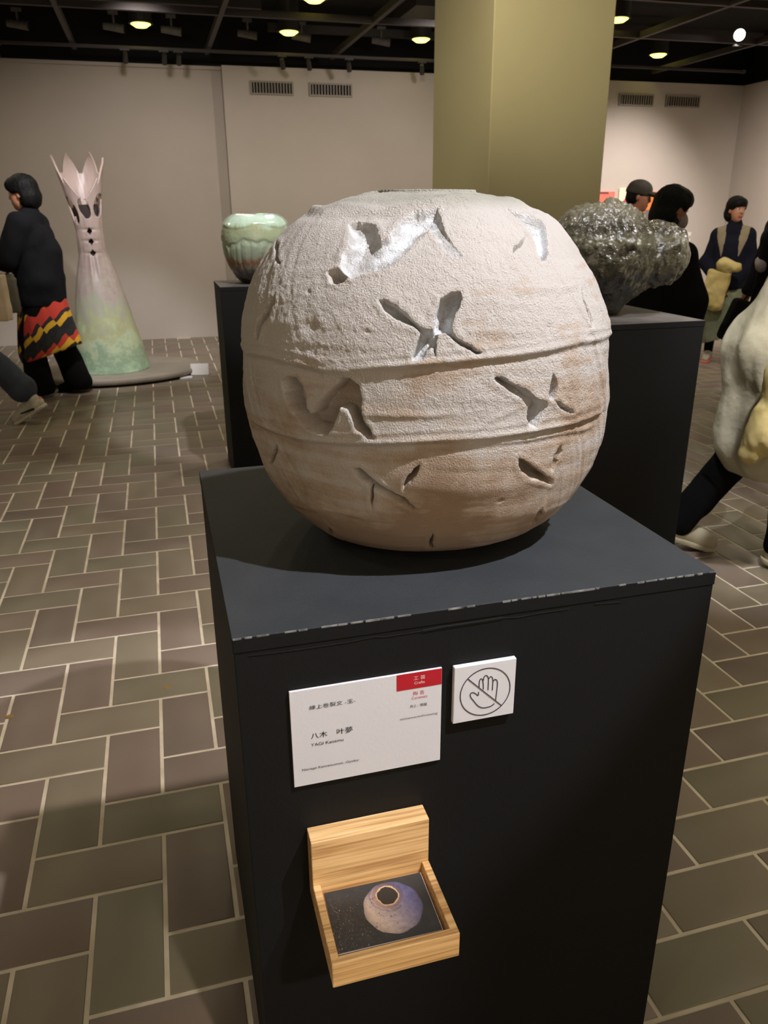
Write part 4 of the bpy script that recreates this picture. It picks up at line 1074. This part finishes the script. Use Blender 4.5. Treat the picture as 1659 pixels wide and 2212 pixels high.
# ------------------------------------------------------------------ people
def V3(*a): return np.array(a, float)
def head_prims(c, yaw, pitch, s=1.0):
    """head centre c, frame x forward; returns body primitives and the head rotation"""
    R = rot('Z', yaw) @ rot('Y', pitch)
    T = lambda x, y, z: V3(*c) + R @ (V3(x, y, z) * s)
    E = lambda p, r, k, sub=False: ell(T(*p), V3(*r) * s, k, R, sub)
    P = [E((-.008, 0, .028), (.093, .074, .088), .03), E((.027, 0, -.032), (.064, .060, .077), .03), cap(T(.060, 0, -.088), T(.066, 0, -.086), .020 * s, .018 * s, .03),
         cap(T(.086, 0, .022), T(.098, 0, -.014), .008 * s, .012 * s, .010), E((.082, 0, -.052), (.014, .024, .007), .008), E((.080, 0, -.063), (.013, .021, .008), .006),
         E((.088, .033, .016), (.012, .018, .012), .012, True), E((.088, -.033, .016), (.012, .018, .012), .012, True),
         cap(T(.082, .018, .036), T(.074, .048, .036), .008 * s, .007 * s, .01), cap(T(.082, -.018, .036), T(.074, -.048, .036), .008 * s, .007 * s, .01),
         E((-.006, .077, -.004), (.016, .008, .028), .006), E((-.006, -.077, -.004), (.016, .008, .028), .006)]
    return P, T, R
def hand_prims(w, d, side, s=1.0, curl=.5, up=(0, 0, 1)):
    """wrist w, direction d of the palm; five separate bent fingers"""
    d = V3(*d); d /= np.linalg.norm(d); n = V3(*up); n = n - d * (n @ d); n /= np.linalg.norm(n); b = np.cross(n, d) * side
    w = V3(*w); P = [cap(w, w + d * .045 * s, .024 * s, .026 * s, .02), cap(w + d * .05 * s + b * .022 * s, w + d * .075 * s + b * .024 * s, .013 * s, .012 * s, .014), cap(w + d * .05 * s - b * .02 * s, w + d * .07 * s - b * .024 * s, .013 * s, .011 * s, .014), cap(w + d * .05 * s, w + d * .08 * s, .016 * s, .014 * s, .014)]
    for q, ln in ((-.030, .058), (-.010, .072), (.010, .078), (.030, .070)):
        a = w + d * .078 * s + b * q * s; m = a + (d * math.cos(curl * .6) - n * math.sin(curl * .6)) * ln * .52 * s
        e = m + (d * math.cos(curl * 1.6) - n * math.sin(curl * 1.6)) * ln * .48 * s
        P += [cap(a, m, .0088 * s, .0082 * s, .004), cap(m, e, .0082 * s, .0072 * s, .002)]
    a = w + d * .025 * s + b * .026 * s; m = a + (d * .6 + b * .75) * .038 * s; e = m + (d * .9 + b * .15 - n * .3) * .032 * s
    P += [cap(a, m, .012 * s, .0098 * s, .008), cap(m, e, .0096 * s, .0082 * s, .002)]
    return P
def J(h, **kw):
    """default joints for height h, local frame x forward, y left"""
    s = h / 1.72
    j = dict(pel=(0, 0, .93), waist=(0, 0, 1.08), chest=(0, 0, 1.27), neck=(0, 0, 1.44), head=(.015, 0, 1.600),
             shL=(0, .165, 1.39), shR=(0, -.165, 1.39), elL=(-.02, .21, 1.12), elR=(-.02, -.21, 1.12), wrL=(.05, .21, .89), wrR=(.05, -.21, .89),
             hipL=(0, .085, .90), hipR=(0, -.085, .90), knL=(.02, .09, .50), knR=(.02, -.09, .50), anL=(-.02, .09, .085), anR=(-.02, -.09, .085), toL=(.13, .10, .03), toR=(.13, -.10, .03))
    j.update(kw)
    j = {k: V3(*v) * s for k, v in j.items()}; j['s'] = s
    return j
def torso_prims(j, g=0.0, arms=True, top=True):
    s = j['s']; P = []
    for q in (-1, 1):
        y = V3(0, q * .062, 0) * s
        P += [cap(j['pel'] + y * 1.25, j['waist'] + y, (.098 + g) * s, (.083 + g) * s, .05), cap(j['waist'] + y, j['chest'] + y * 1.15, (.083 + g) * s, (.098 + g) * s, .05), cap(j['chest'] + y * 1.15, j['neck'] * .35 + j['sh' + 'RL'[q > 0]] * .65 - V3(0, 0, .035) * s, (.098 + g) * s, (.06 + g) * s, .05)]
    if arms:
        for q in 'LR':
            P += [cap(j['sh' + q], j['el' + q], (.050 + g) * s, (.042 + g) * s, .03), cap(j['el' + q], j['wr' + q], (.041 + g) * s, (.028 + g) * s, .015), cap(j['neck'] - V3(0, 0, .03) * s, j['sh' + q], (.045 + g) * s, (.05 + g) * s, .04)]
    return P
def leg_prims(j, g=0.0, hem=1.0, flare=0.0):
    s = j['s']; P = []
    for q in 'LR':
        P += [cap(j['hip' + q], j['kn' + q], (.084 + g) * s, (.055 + g) * s, .03)]
        e = j['kn' + q] + (j['an' + q] - j['kn' + q]) * hem
        P += [cap(j['kn' + q], e, (.055 + g) * s, (.038 + g + flare) * s, .02)]
    return P
def shoe_prims(j, q, g=.0):
    s = j['s']; a = j['an' + q]; t = j['to' + q]; d = (t - a); dh = d / np.linalg.norm(d)
    heel = a - V3(0, 0, .045) * s - dh * .02 * s
    return a, t, heel, s
class Person:
    def __init__(p, loc, deg, h, label, kw, yaw=0, pitch=0, skin='skin', res=.0075, hands=True, curl=.5, mi=True):
        p.e = empty('person', (loc[0], loc[1], 0), math.radians(deg)); tag(p.e, label, 'person')
        p.j = j = J(h, **kw); s = j['s']; p.s = s; p.res = res
        H, p.T, p.R = head_prims(j['head'], yaw, pitch, s)
        P = torso_prims(j) + leg_prims(j) + H
        P += [cap(j['neck'] - V3(0, 0, .03) * s, j['head'] - V3(0, 0, .07) * s + p.R @ V3(-.02, 0, 0), .056 * s, .050 * s, .025)]
        for q in 'LR':
            d = j['wr' + q] - j['el' + q]
            if hands: P += hand_prims(j['wr' + q], d, 1 if q == 'L' else -1, s, curl, up=(0, -1 if q == 'L' else 1, .25))
            a, t, heel, _ = shoe_prims(j, q)
            P += [cap(heel + V3(0, 0, .02), t, .03 * s, .024 * s, .02), cap(a, heel, .036 * s, .03 * s, .02)]
        def mi_(c):
            l = (c - V3(*j['head'])) @ p.R / s
            lips = (l[:, 0] > .074) & (np.abs(l[:, 1]) < .024) & (l[:, 2] > -.072) & (l[:, 2] < -.046)
            return lips.astype(int)
        p.body = implicit('body', P, res, [M[skin], M['lip']], p.e, mi=mi_)
        for q in (-1, 1):
            bm = bmesh.new()
            bmesh.ops.create_uvsphere(bm, u_segments=14, v_segments=9, radius=.0125 * s)
            o = from_bm('eye', bm, M['eyew'], p.e, True); o.location = p.T(.0725, q * .032, .016)
            bm = bmesh.new(); bmesh.ops.create_uvsphere(bm, u_segments=12, v_segments=8, radius=.0072 * s)
            o2 = from_bm('iris', bm, M['eye'], o, True); o2.location = p.R @ V3(.0072 * s, 0, 0)
            bm = bmesh.new(); cyl(bm, p.T(.083, q * .016, .041), p.T(.073, q * .046, .042), .0035 * s, .0028 * s, 6)
            from_bm('eyebrow', bm, M['hair'], p.e)
    def hair(p, style='bob', m='hair', extra=()):
        E = lambda c, r, k=.02, sub=False: ell(p.T(*c), V3(*r) * p.s, k, p.R, sub)
        if style == 'bob':
            P = [E((-.022, 0, .048), (.118, .100, .104)), E((-.050, 0, -.025), (.096, .100, .090)), E((.044, 0, .076), (.062, .078, .052), .02), E((-.06, 0, -.07), (.060, .080, .045), .03)]
            P.append(E((.090, 0, -.045), (.090, .115, .086), .012, True)); P.append(E((.075, 0, -.14), (.12, .09, .07), .02, True))
        elif style == 'long_bob':
            P = [E((-.015, 0, .040), (.112, .098, .100)), E((-.035, 0, -.035), (.092, .100, .105)), E((.042, 0, .070), (.064, .080, .056), .02)]
            P.append(E((.094, 0, -.045), (.082, .090, .090), .012, True))
        else:
            P = [E((-.018, 0, .040), (.100, .082, .090)), E((-.045, 0, -.01), (.07, .08, .07))]
            P.append(E((.08, 0, -.05), (.085, .08, .085), .015, True))
        for q in (-1, 1): P.append(ell(p.T(.022, q * .096, -.028), V3(.048, .036, .050) * p.s, .008, p.R, True))
        P += list(extra)
        return implicit('hair', P, max(.005, p.res * .8), M[m], p.e, disp=lambda x, y, z: .003 * vn(x * 60, y * 60, z * 16))
    def part(p, name, prims, m, cuts=(), wr=.004, fr=(14, 14, 6), res=None, mi=None, label=None):
        o = implicit(name, prims, res or p.res, M[m] if isinstance(m, str) else m, p.e, cuts=cuts, disp=(lambda x, y, z: wr * fbm(x * fr[0] + 3, y * fr[1], z * fr[2], 2)) if wr else None, mi=mi)
        if label: o['label'] = label
        return o
    def shoes(p, m='sneaker', sole='sole', size=1.0, sock=None, trim=None):
        for q in 'LR':
            a, t, heel, s = shoe_prims(p.j, q); s = s * size
            d = t - heel; d = d / np.linalg.norm(d); toe = heel + d * .175 * s
            up = V3(0, 0, 1); up = up - d * (up @ d); up /= np.linalg.norm(up)
            P = [cap(heel + up * .018, toe + up * .010, .044 * s, .036 * s, .02), cap(a + V3(0, 0, -.01), heel + up * .02 + d * .03, .045 * s, .044 * s, .02), cap(a + d * .03, toe - d * .05 + up * .015, .040 * s, .036 * s, .02)]
            cu = [(heel - up * .026, -up)]
            o = implicit('shoe', P, .005, M[m], p.e, cuts=cu)
            so = implicit('sole', [cap(heel - up * .012, toe - up * .012, .050 * s, .042 * s, .01), cap(heel * .4 + toe * .6 - up * .012, toe - up * .012, .046 * s, .042 * s, .02)], .0045, M[sole], o, cuts=[(heel - up * .032, -up), (heel - up * .008, up)])
            if trim:
                implicit('heel_tab', [ell(heel - d * .035 * s + up * .035, (.014, .022, .022), .01)], .005, M[trim], o)
            if trim: implicit('side_stripe', [cap(heel + d * .02 * s + up * .0 + V3(0, .046, 0) * s, heel + d * .11 * s + up * .022 + V3(0, .040, 0) * s, .010, .006, .01)], .004, M['stripe'], o)
            if sock: implicit('sock', [cap(a, a + (p.j['kn' + q] - a) * .30, .043 * p.s, .046 * p.s)], .005, M[sock], p.e)

# --- visitor in a black jacket and patterned skirt, walking left
p = Person((-.80, 5.03), 164.5, 1.77, 'person in black jacket, patterned red-yellow skirt and black trousers walking left at the left edge',
           dict(pel=(-.02, 0, .93), waist=(.02, 0, 1.08), chest=(.02, 0, 1.27), neck=(.01, 0, 1.43), head=(.045, 0, 1.580), shL=(.03, .17, 1.36), shR=(.04, -.17, 1.36), elL=(.14, .25, 1.10), elR=(.16, -.22, 1.10),
                wrL=(.40, .22, 1.16), wrR=(.42, -.14, 1.18), hipL=(-.02, .085, .90), hipR=(-.02, -.085, .90), knL=(.13, .09, .50), knR=(-.03, -.09, .50), anL=(.10, .09, .085), anR=(-.15, -.09, .10), toL=(.24, .10, .03), toR=(-.02, -.10, .03)), yaw=0, pitch=8, curl=.9)
j, s = p.j, p.s
p.hair('bob')
p.part('jacket', torso_prims(j, .036) + [cap(V3(.03, 0, 1.20) * s, V3(.05, 0, .80) * s, .17, .20, .05, sq=(1.08, .95, 1)), cap(V3(-.07, 0, 1.15) * s, V3(-.02, 0, .80) * s, .13, .16, .05), cap(j['shL'], j['elL'], .085, .080, .03), cap(j['elL'], j['wrL'], .078, .060, .03), cap(j['shR'], j['elR'], .08, .07, .03), cap(j['neck'] - V3(.02, 0, .03), j['neck'] + V3(-.01, 0, .035), .07, .068, .03)],
       'black', cuts=[(V3(0, 0, .745) * s, (0, 0, -1)), ], wr=.006)
p.part('skirt', [cap(V3(.03, 0, .92) * s, V3(.06, 0, .36) * s, .16, .205, .03, sq=(1.0, .95, 1)), cap(V3(-.05, 0, .80) * s, V3(-.10, 0, .42) * s, .13, .15, .06)], M['pattern'], cuts=[(V3(0, 0, .345) * s, (-.30, 0, -.95)), (V3(0, 0, .93) * s, (0, 0, 1))], wr=.008, fr=(16, 16, 2))
p.part('trousers', leg_prims(j, .030, 1.0, .045) + [cap(j['pel'], j['pel'] + V3(0, 0, .02), .13)], 'trouser', cuts=[(V3(0, 0, .03), (0, 0, -1))], wr=.007)
p.shoes('black', 'trouser')
bg = empty('tote_bag', (-1.085, 4.82, .735), math.radians(-12)); tag(bg, 'flat olive-grey tote bag hanging from the arm of the black-jacketed person', 'bag')
implicit('bag_body', [rbox((0.02, 0, .13), (.10, .012, .125), .012), rbox((0.03, 0, .22), (.075, .010, .07), .012)], .007, M['olive_bag'], bg, disp=lambda x, y, z: .004 * fbm(x * 14, y * 14, z * 14, 2))
bm = bmesh.new()
for dy in (-.014, .014): cyl(bm, (-.02, dy, .26), (.03, dy * .6, .42), .007, n=8); cyl(bm, (.09, dy, .26), (.035, dy * .6, .42), .007, n=8)
from_bm('handle', bm, M['olive_bag'], bg)

# --- walker mostly outside the left edge
p = Person((-1.17, 4.18), 164.5, 1.70, 'person in blue-grey trousers and pale sneakers stepping out past the left edge',
           dict(pel=(-.02, 0, .92), knL=(-.06, .09, .53), knR=(.20, -.09, .52), anL=(-.375, .09, .165), anR=(.26, -.09, .085), toL=(-.235, .09, .040), toR=(.42, -.10, .03), wrL=(.10, .24, .86), elL=(.0, .24, 1.12), head=(.03, 0, 1.59), neck=(.02, 0, 1.43)), hands=True)
j, s = p.j, p.s
p.hair('bob')
p.part('coat', torso_prims(j, .034) + [cap(V3(0, 0, 1.1) * s, V3(0, 0, .86) * s, .15, .17, .05)], 'navy', cuts=[(V3(0, 0, .80) * s, (0, 0, -1))])
p.part('trousers', leg_prims(j, .030, .72, .036) + [cap(j['pel'], j['pel'] + V3(0, 0, .02), .13)], 'denim', wr=.006)
p.shoes('sneaker', 'sole', 1.18, sock='sock', trim='coral')
bg = empty('shoulder_bag', (-1.035, 4.05, .765), math.radians(-14)); tag(bg, 'pale cream canvas bag cut off by the left picture edge', 'bag')
implicit('bag_body', [rbox((0, 0, .155), (.115, .035, .15), .012)], .008, M['cream_bag'], bg, disp=lambda x, y, z: .005 * fbm(x * 12, y * 12, z * 12, 2))
bm = bmesh.new()
for dy in (-.03, .03): cyl(bm, (-.10, dy, .30), (-.13, 0, .60), .009, n=8); cyl(bm, (.02, dy, .30), (-.12, 0, .60), .009, n=8)
from_bm('handle', bm, M['cream_bag'], bg)

# --- man in a cap
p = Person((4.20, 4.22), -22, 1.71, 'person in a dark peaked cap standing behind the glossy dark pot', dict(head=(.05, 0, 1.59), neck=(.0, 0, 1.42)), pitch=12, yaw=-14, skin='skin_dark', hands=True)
j, s = p.j, p.s
E = lambda c, r, k=.02, sub=False: ell(p.T(*c), V3(*r) * s, k, p.R, sub)
p.hair('short')
p.part('cap', [E((-.012, 0, .066), (.108, .090, .078)), E((-.02, 0, .036), (.108, .090, .05))], 'cap', cuts=[(p.T(0, 0, .020), p.R @ V3(0, 0, -1))], wr=.001)
p.part('cap_peak', [E((.125, 0, .044), (.092, .078, .022), .012)], 'cap', wr=0, res=.005)
p.part('shirt', torso_prims(j, .024) + [cap(V3(0, 0, 1.1) * s, V3(0, 0, .92) * s, .14, .15, .05)], 'shirt', cuts=[(V3(0, 0, .85) * s, (0, 0, -1)), (j['neck'] + V3(0, 0, .005), (.25, 0, 1))])
p.part('trousers', leg_prims(j, .022, .95, .01) + [cap(j['pel'], j['pel'] + V3(0, 0, .02), .12)], 'trouser')
p.shoes('black', 'trouser')

# --- visitor in black with a face mask
p = Person((2.86, 1.72), 12, 1.60, 'person with black hair, grey face mask and black coat looking down behind the dark pot',
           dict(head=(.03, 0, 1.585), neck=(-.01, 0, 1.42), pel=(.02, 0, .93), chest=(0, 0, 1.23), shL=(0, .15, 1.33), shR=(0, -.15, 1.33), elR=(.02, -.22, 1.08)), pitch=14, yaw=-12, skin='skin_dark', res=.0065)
j, s = p.j, p.s
p.hair('long_bob')
E = lambda c, r, k=.012, sub=False: ell(p.T(*c), V3(*r) * s, k, p.R, sub)
p.part('face_mask', [E((.050, 0, -.052), (.068, .070, .056)), E((.092, 0, -.03), (.022, .024, .034), .02)], 'mask', cuts=[(p.T(.03, 0, 0), p.R @ V3(-1, 0, 0))], wr=.001, res=.005)
p.part('coat', torso_prims(j, .024) + [cap(V3(0, 0, 1.28) * s, V3(.0, 0, .62) * s, .16, .235, .06), cap(V3(.03, 0, .9) * s, V3(.04, 0, .60) * s, .2, .225, .06), cap(j['shL'], j['elL'], .065, .088, .03), cap(j['shR'], j['elR'], .065, .098, .03), cap(j['elR'], j['wrR'], .09, .07, .03), cap(j['neck'] - V3(.0, 0, .03), j['neck'] + V3(-.01, 0, .045), .072, .068, .03)], 'black', cuts=[(V3(0, 0, .47) * s, (0, 0, -1))], wr=.006)
p.part('trousers', leg_prims(j, .022, .95, .01), 'trouser')
p.shoes('black', 'trouser')

# --- woman in navy with a sage skirt
p = Person((5.66, 4.70), -131, 1.575, 'person in navy high-necked top and sage green skirt standing by the right corner',
           dict(wrL=(.15, .045, .84), wrR=(.17, -.055, .86), elL=(.0, .235, 1.07), elR=(.0, -.235, 1.07), head=(.02, 0, 1.60), shL=(0, .150, 1.355), shR=(0, -.150, 1.355)), yaw=34, pitch=2, curl=1.2, res=.0065)
j, s = p.j, p.s
p.hair('bob')
p.part('top', torso_prims(j, .018) + [cap(V3(0, 0, 1.15) * s, V3(0, 0, .84) * s, .145, .175, .05), cap(j['elL'], j['wrL'] * .7 + j['elL'] * .3, .075, .05, .03), cap(j['elR'], j['wrR'] * .7 + j['elR'] * .3, .075, .05, .03), cap(j['neck'] - V3(0, 0, .03), j['neck'] + V3(.0, 0, .055), .064, .060, .03)],
       [M['navy'], M['strap']], cuts=[(V3(0, 0, .80) * s, (0, 0, -1)), (j['neck'] + V3(0, 0, .065), (0, 0, 1))], wr=.004,
       mi=lambda c: ((c[:, 0] > -.02) & (c[:, 2] > 1.13 * s) & (np.abs(np.abs(c[:, 1]) - (.085 + .035 * (c[:, 2] / s - 1.13) / .3) * s) < .042 * s * np.clip((c[:, 2] / s - 1.13) / .2, 0, 1))).astype(int))
p.part('skirt', [cap(V3(0, 0, .96) * s, V3(.0, 0, .48) * s, .14, .22, .05), cap(V3(.03, 0, .60) * s, V3(.02, 0, .30) * s, .19, .21, .05)], 'sage', cuts=[(V3(0, 0, .27) * s, (0, .35, -.94))], wr=.014, fr=(17, 17, 2))
p.part('leggings', leg_prims(j, .008, .97), 'trouser')
p.shoes('sneaker', 'coral', 1.0)
cc = empty('folded_coat', (5.50, 4.49, .55), math.radians(-131)); tag(cc, 'pale yellow coat folded over the hands of the person in navy', 'coat')
implicit('hanging_cloth', [rbox((.03, -.10, .20), (.03, .085, .15), .025, .02, rot('X', -8)), rbox((.02, -.15, .10), (.02, .05, .08), .02, .03), rbox((.02, -.06, .08), (.02, .03, .07), .02, .03)], .008, M['yellow'], cc, disp=lambda x, y, z: .010 * fbm(x * 14, y * 14, z * 14, 2))
implicit('rolled_sleeve', [cap((.06, -.055, .44), (.07, .07, .40), .055, .045, .02, sq=(1, 1, 1)), cap((.06, -.06, .42), (.05, .0, .37), .05, .04, .03)], .008, M['yellow'], cc, disp=lambda x, y, z: .008 * fbm(x * 18, y * 18, z * 18, 2))

# --- visitor behind the right edge with a black bag
p = Person((4.80, 3.02), -18, 1.66, 'person in black jacket with grey collar half hidden at the right edge', dict(elL=(-.05, .23, 1.10), wrL=(-.12, .24, .90), elR=(-.08, -.23, 1.10), wrR=(-.10, -.26, .88)))
j, s = p.j, p.s
p.hair('bob', 'hairp')
p.part('jacket', torso_prims(j, .036) + [cap(V3(0, 0, 1.1) * s, V3(0, 0, .84) * s, .16, .17, .05), cap(V3(-.06, 0, 1.3) * s, V3(-.05, 0, 1.2) * s, .12, .12, .04)], 'black', cuts=[(V3(0, 0, .78) * s, (0, 0, -1))], wr=.006)
p.part('grey_scarf', [cap((-.03, 0, 1.345 * s), (.0, 0, 1.40 * s), .098, .075, .03), cap((-.16, -.05, 1.10 * s), (-.13, .05, 1.13 * s), .045, .05, .04)], 'mask', wr=.006)
p.part('trousers', leg_prims(j, .03, .97, .02), 'trouser')
p.shoes('black', 'trouser')
bg = empty('hand_bag', (4.46, 2.99, .53), math.radians(-20)); tag(bg, 'soft black bag hanging in front of the sage skirt, right of its hem', 'bag')
implicit('bag_body', [rbox((0, 0, .13), (.055, .05, .13), .035, .02, rot('Y', 18)), ell((-.03, 0, .07), (.10, .07, .075), .03)], .008, M['black'], bg)
bm = bmesh.new(); cyl(bm, (.0, -.03, .28), (.12, 0, .42), .008, n=8); cyl(bm, (.08, .03, .26), (.12, 0, .42), .008, n=8); from_bm('handle', bm, M['black'], bg)

# --- big foreground walker at the right edge
p = Person((2.64, .385), -17, 1.66, 'person in loose sage-beige coat and black trousers striding out past the right edge',
           dict(pel=(0, 0, .90), waist=(0, 0, 1.05), chest=(.03, 0, 1.24), shL=(.02, .17, 1.37), shR=(.02, -.17, 1.37), head=(.08, 0, 1.57), neck=(.04, 0, 1.42), hipL=(-.02, .085, .87), hipR=(0, -.085, .87), knL=(-.14, .10, .47), knR=(.04, -.09, .47),
                anL=(-.385, .10, .125), anR=(.03, -.10, .085), toL=(-.245, .11, .035), toR=(.185, -.11, .03), elL=(.05, .25, 1.10), wrL=(.17, .22, .92), elR=(.04, -.26, 1.10), wrR=(.16, -.25, .90)), res=.0075)
j, s = p.j, p.s
p.hair('bob')
p.part('coat', torso_prims(j, .045) + [cap(V3(.02, 0, 1.28) * s, V3(-.05, 0, .95) * s, .17, .22, .06), cap(V3(-.05, 0, .95) * s, V3(.0, 0, .60) * s, .22, .25, .06), cap(V3(-.08, .0, .68) * s, V3(-.115, .0, .57) * s, .17, .165, .06), cap(V3(.04, 0, .60) * s, V3(.10, 0, .52) * s, .23, .18, .06),
        cap(j['shL'], j['elL'], .095, .10, .03), cap(j['shR'], j['elR'], .095, .105, .03), cap(j['elR'], j['wrR'], .10, .08, .03), cap(j['elL'], j['wrL'], .10, .08, .03)],
       'coat', cuts=[(V3(-.10, 0, .415) * s, (-.10, 0, -.99))], wr=.015, fr=(11, 11, 5))
p.part('trousers', leg_prims(j, .026, .93, .012) + [cap(j['pel'], j['pel'] + V3(0, 0, .02), .12)], 'trouser', wr=.007)
p.shoes('cream_shoe', 'cream_shoe', 1.15, sock='sock')
bd = empty('crumpled_wrap', (2.36, .17, .545), math.radians(-17)); tag(bd, 'pale yellow crumpled wrapping held at the side of the striding person', 'wrapping')
implicit('wrap', [cap((.0, 0, .34), (.015, 0, .10), .05, .09, .03), cap((.0, 0, .34), (.07, 0, .38), .05, .05, .03), cap((-.03, 0, .2), (-.05, 0, .03), .05, .05, .03), cap((.05, 0, .14), (.07, 0, .02), .05, .045, .03)], .007, M['yellow'], bd, disp=lambda x, y, z: .012 * fbm(x * 16, y * 16, z * 9, 3) + .008)

# droplets of dirt on the floor tiles
for x, y, r, l in ((.02, .06, .011, 'small amber leaf scrap on the floor tiles left of the front plinth'), (-.46, .03, .012, 'amber scrap on the tiles near the left picture edge')):
    bm = bmesh.new()
    pts = [(r * (1 + .35 * math.sin(5 * a / 12 * math.pi)) * math.cos(a / 12 * math.pi * 2), r * .8 * math.sin(a / 12 * math.pi * 2)) for a in range(12)]
    a_ = [bm.verts.new((q, w, .0003)) for q, w in pts]; b_ = [bm.verts.new((q * .8, w * .8, .0022)) for q, w in pts]
    for i in range(12): bm.faces.new((a_[i], a_[(i + 1) % 12], b_[(i + 1) % 12], b_[i]))
    bm.faces.new(b_); bm.faces.new(a_[::-1])
    tag(from_bm('leaf_scrap', bm, mat('amber_scrap', (150, 120, 62), .7), None, loc=(x, y, 0)), l, 'scrap')
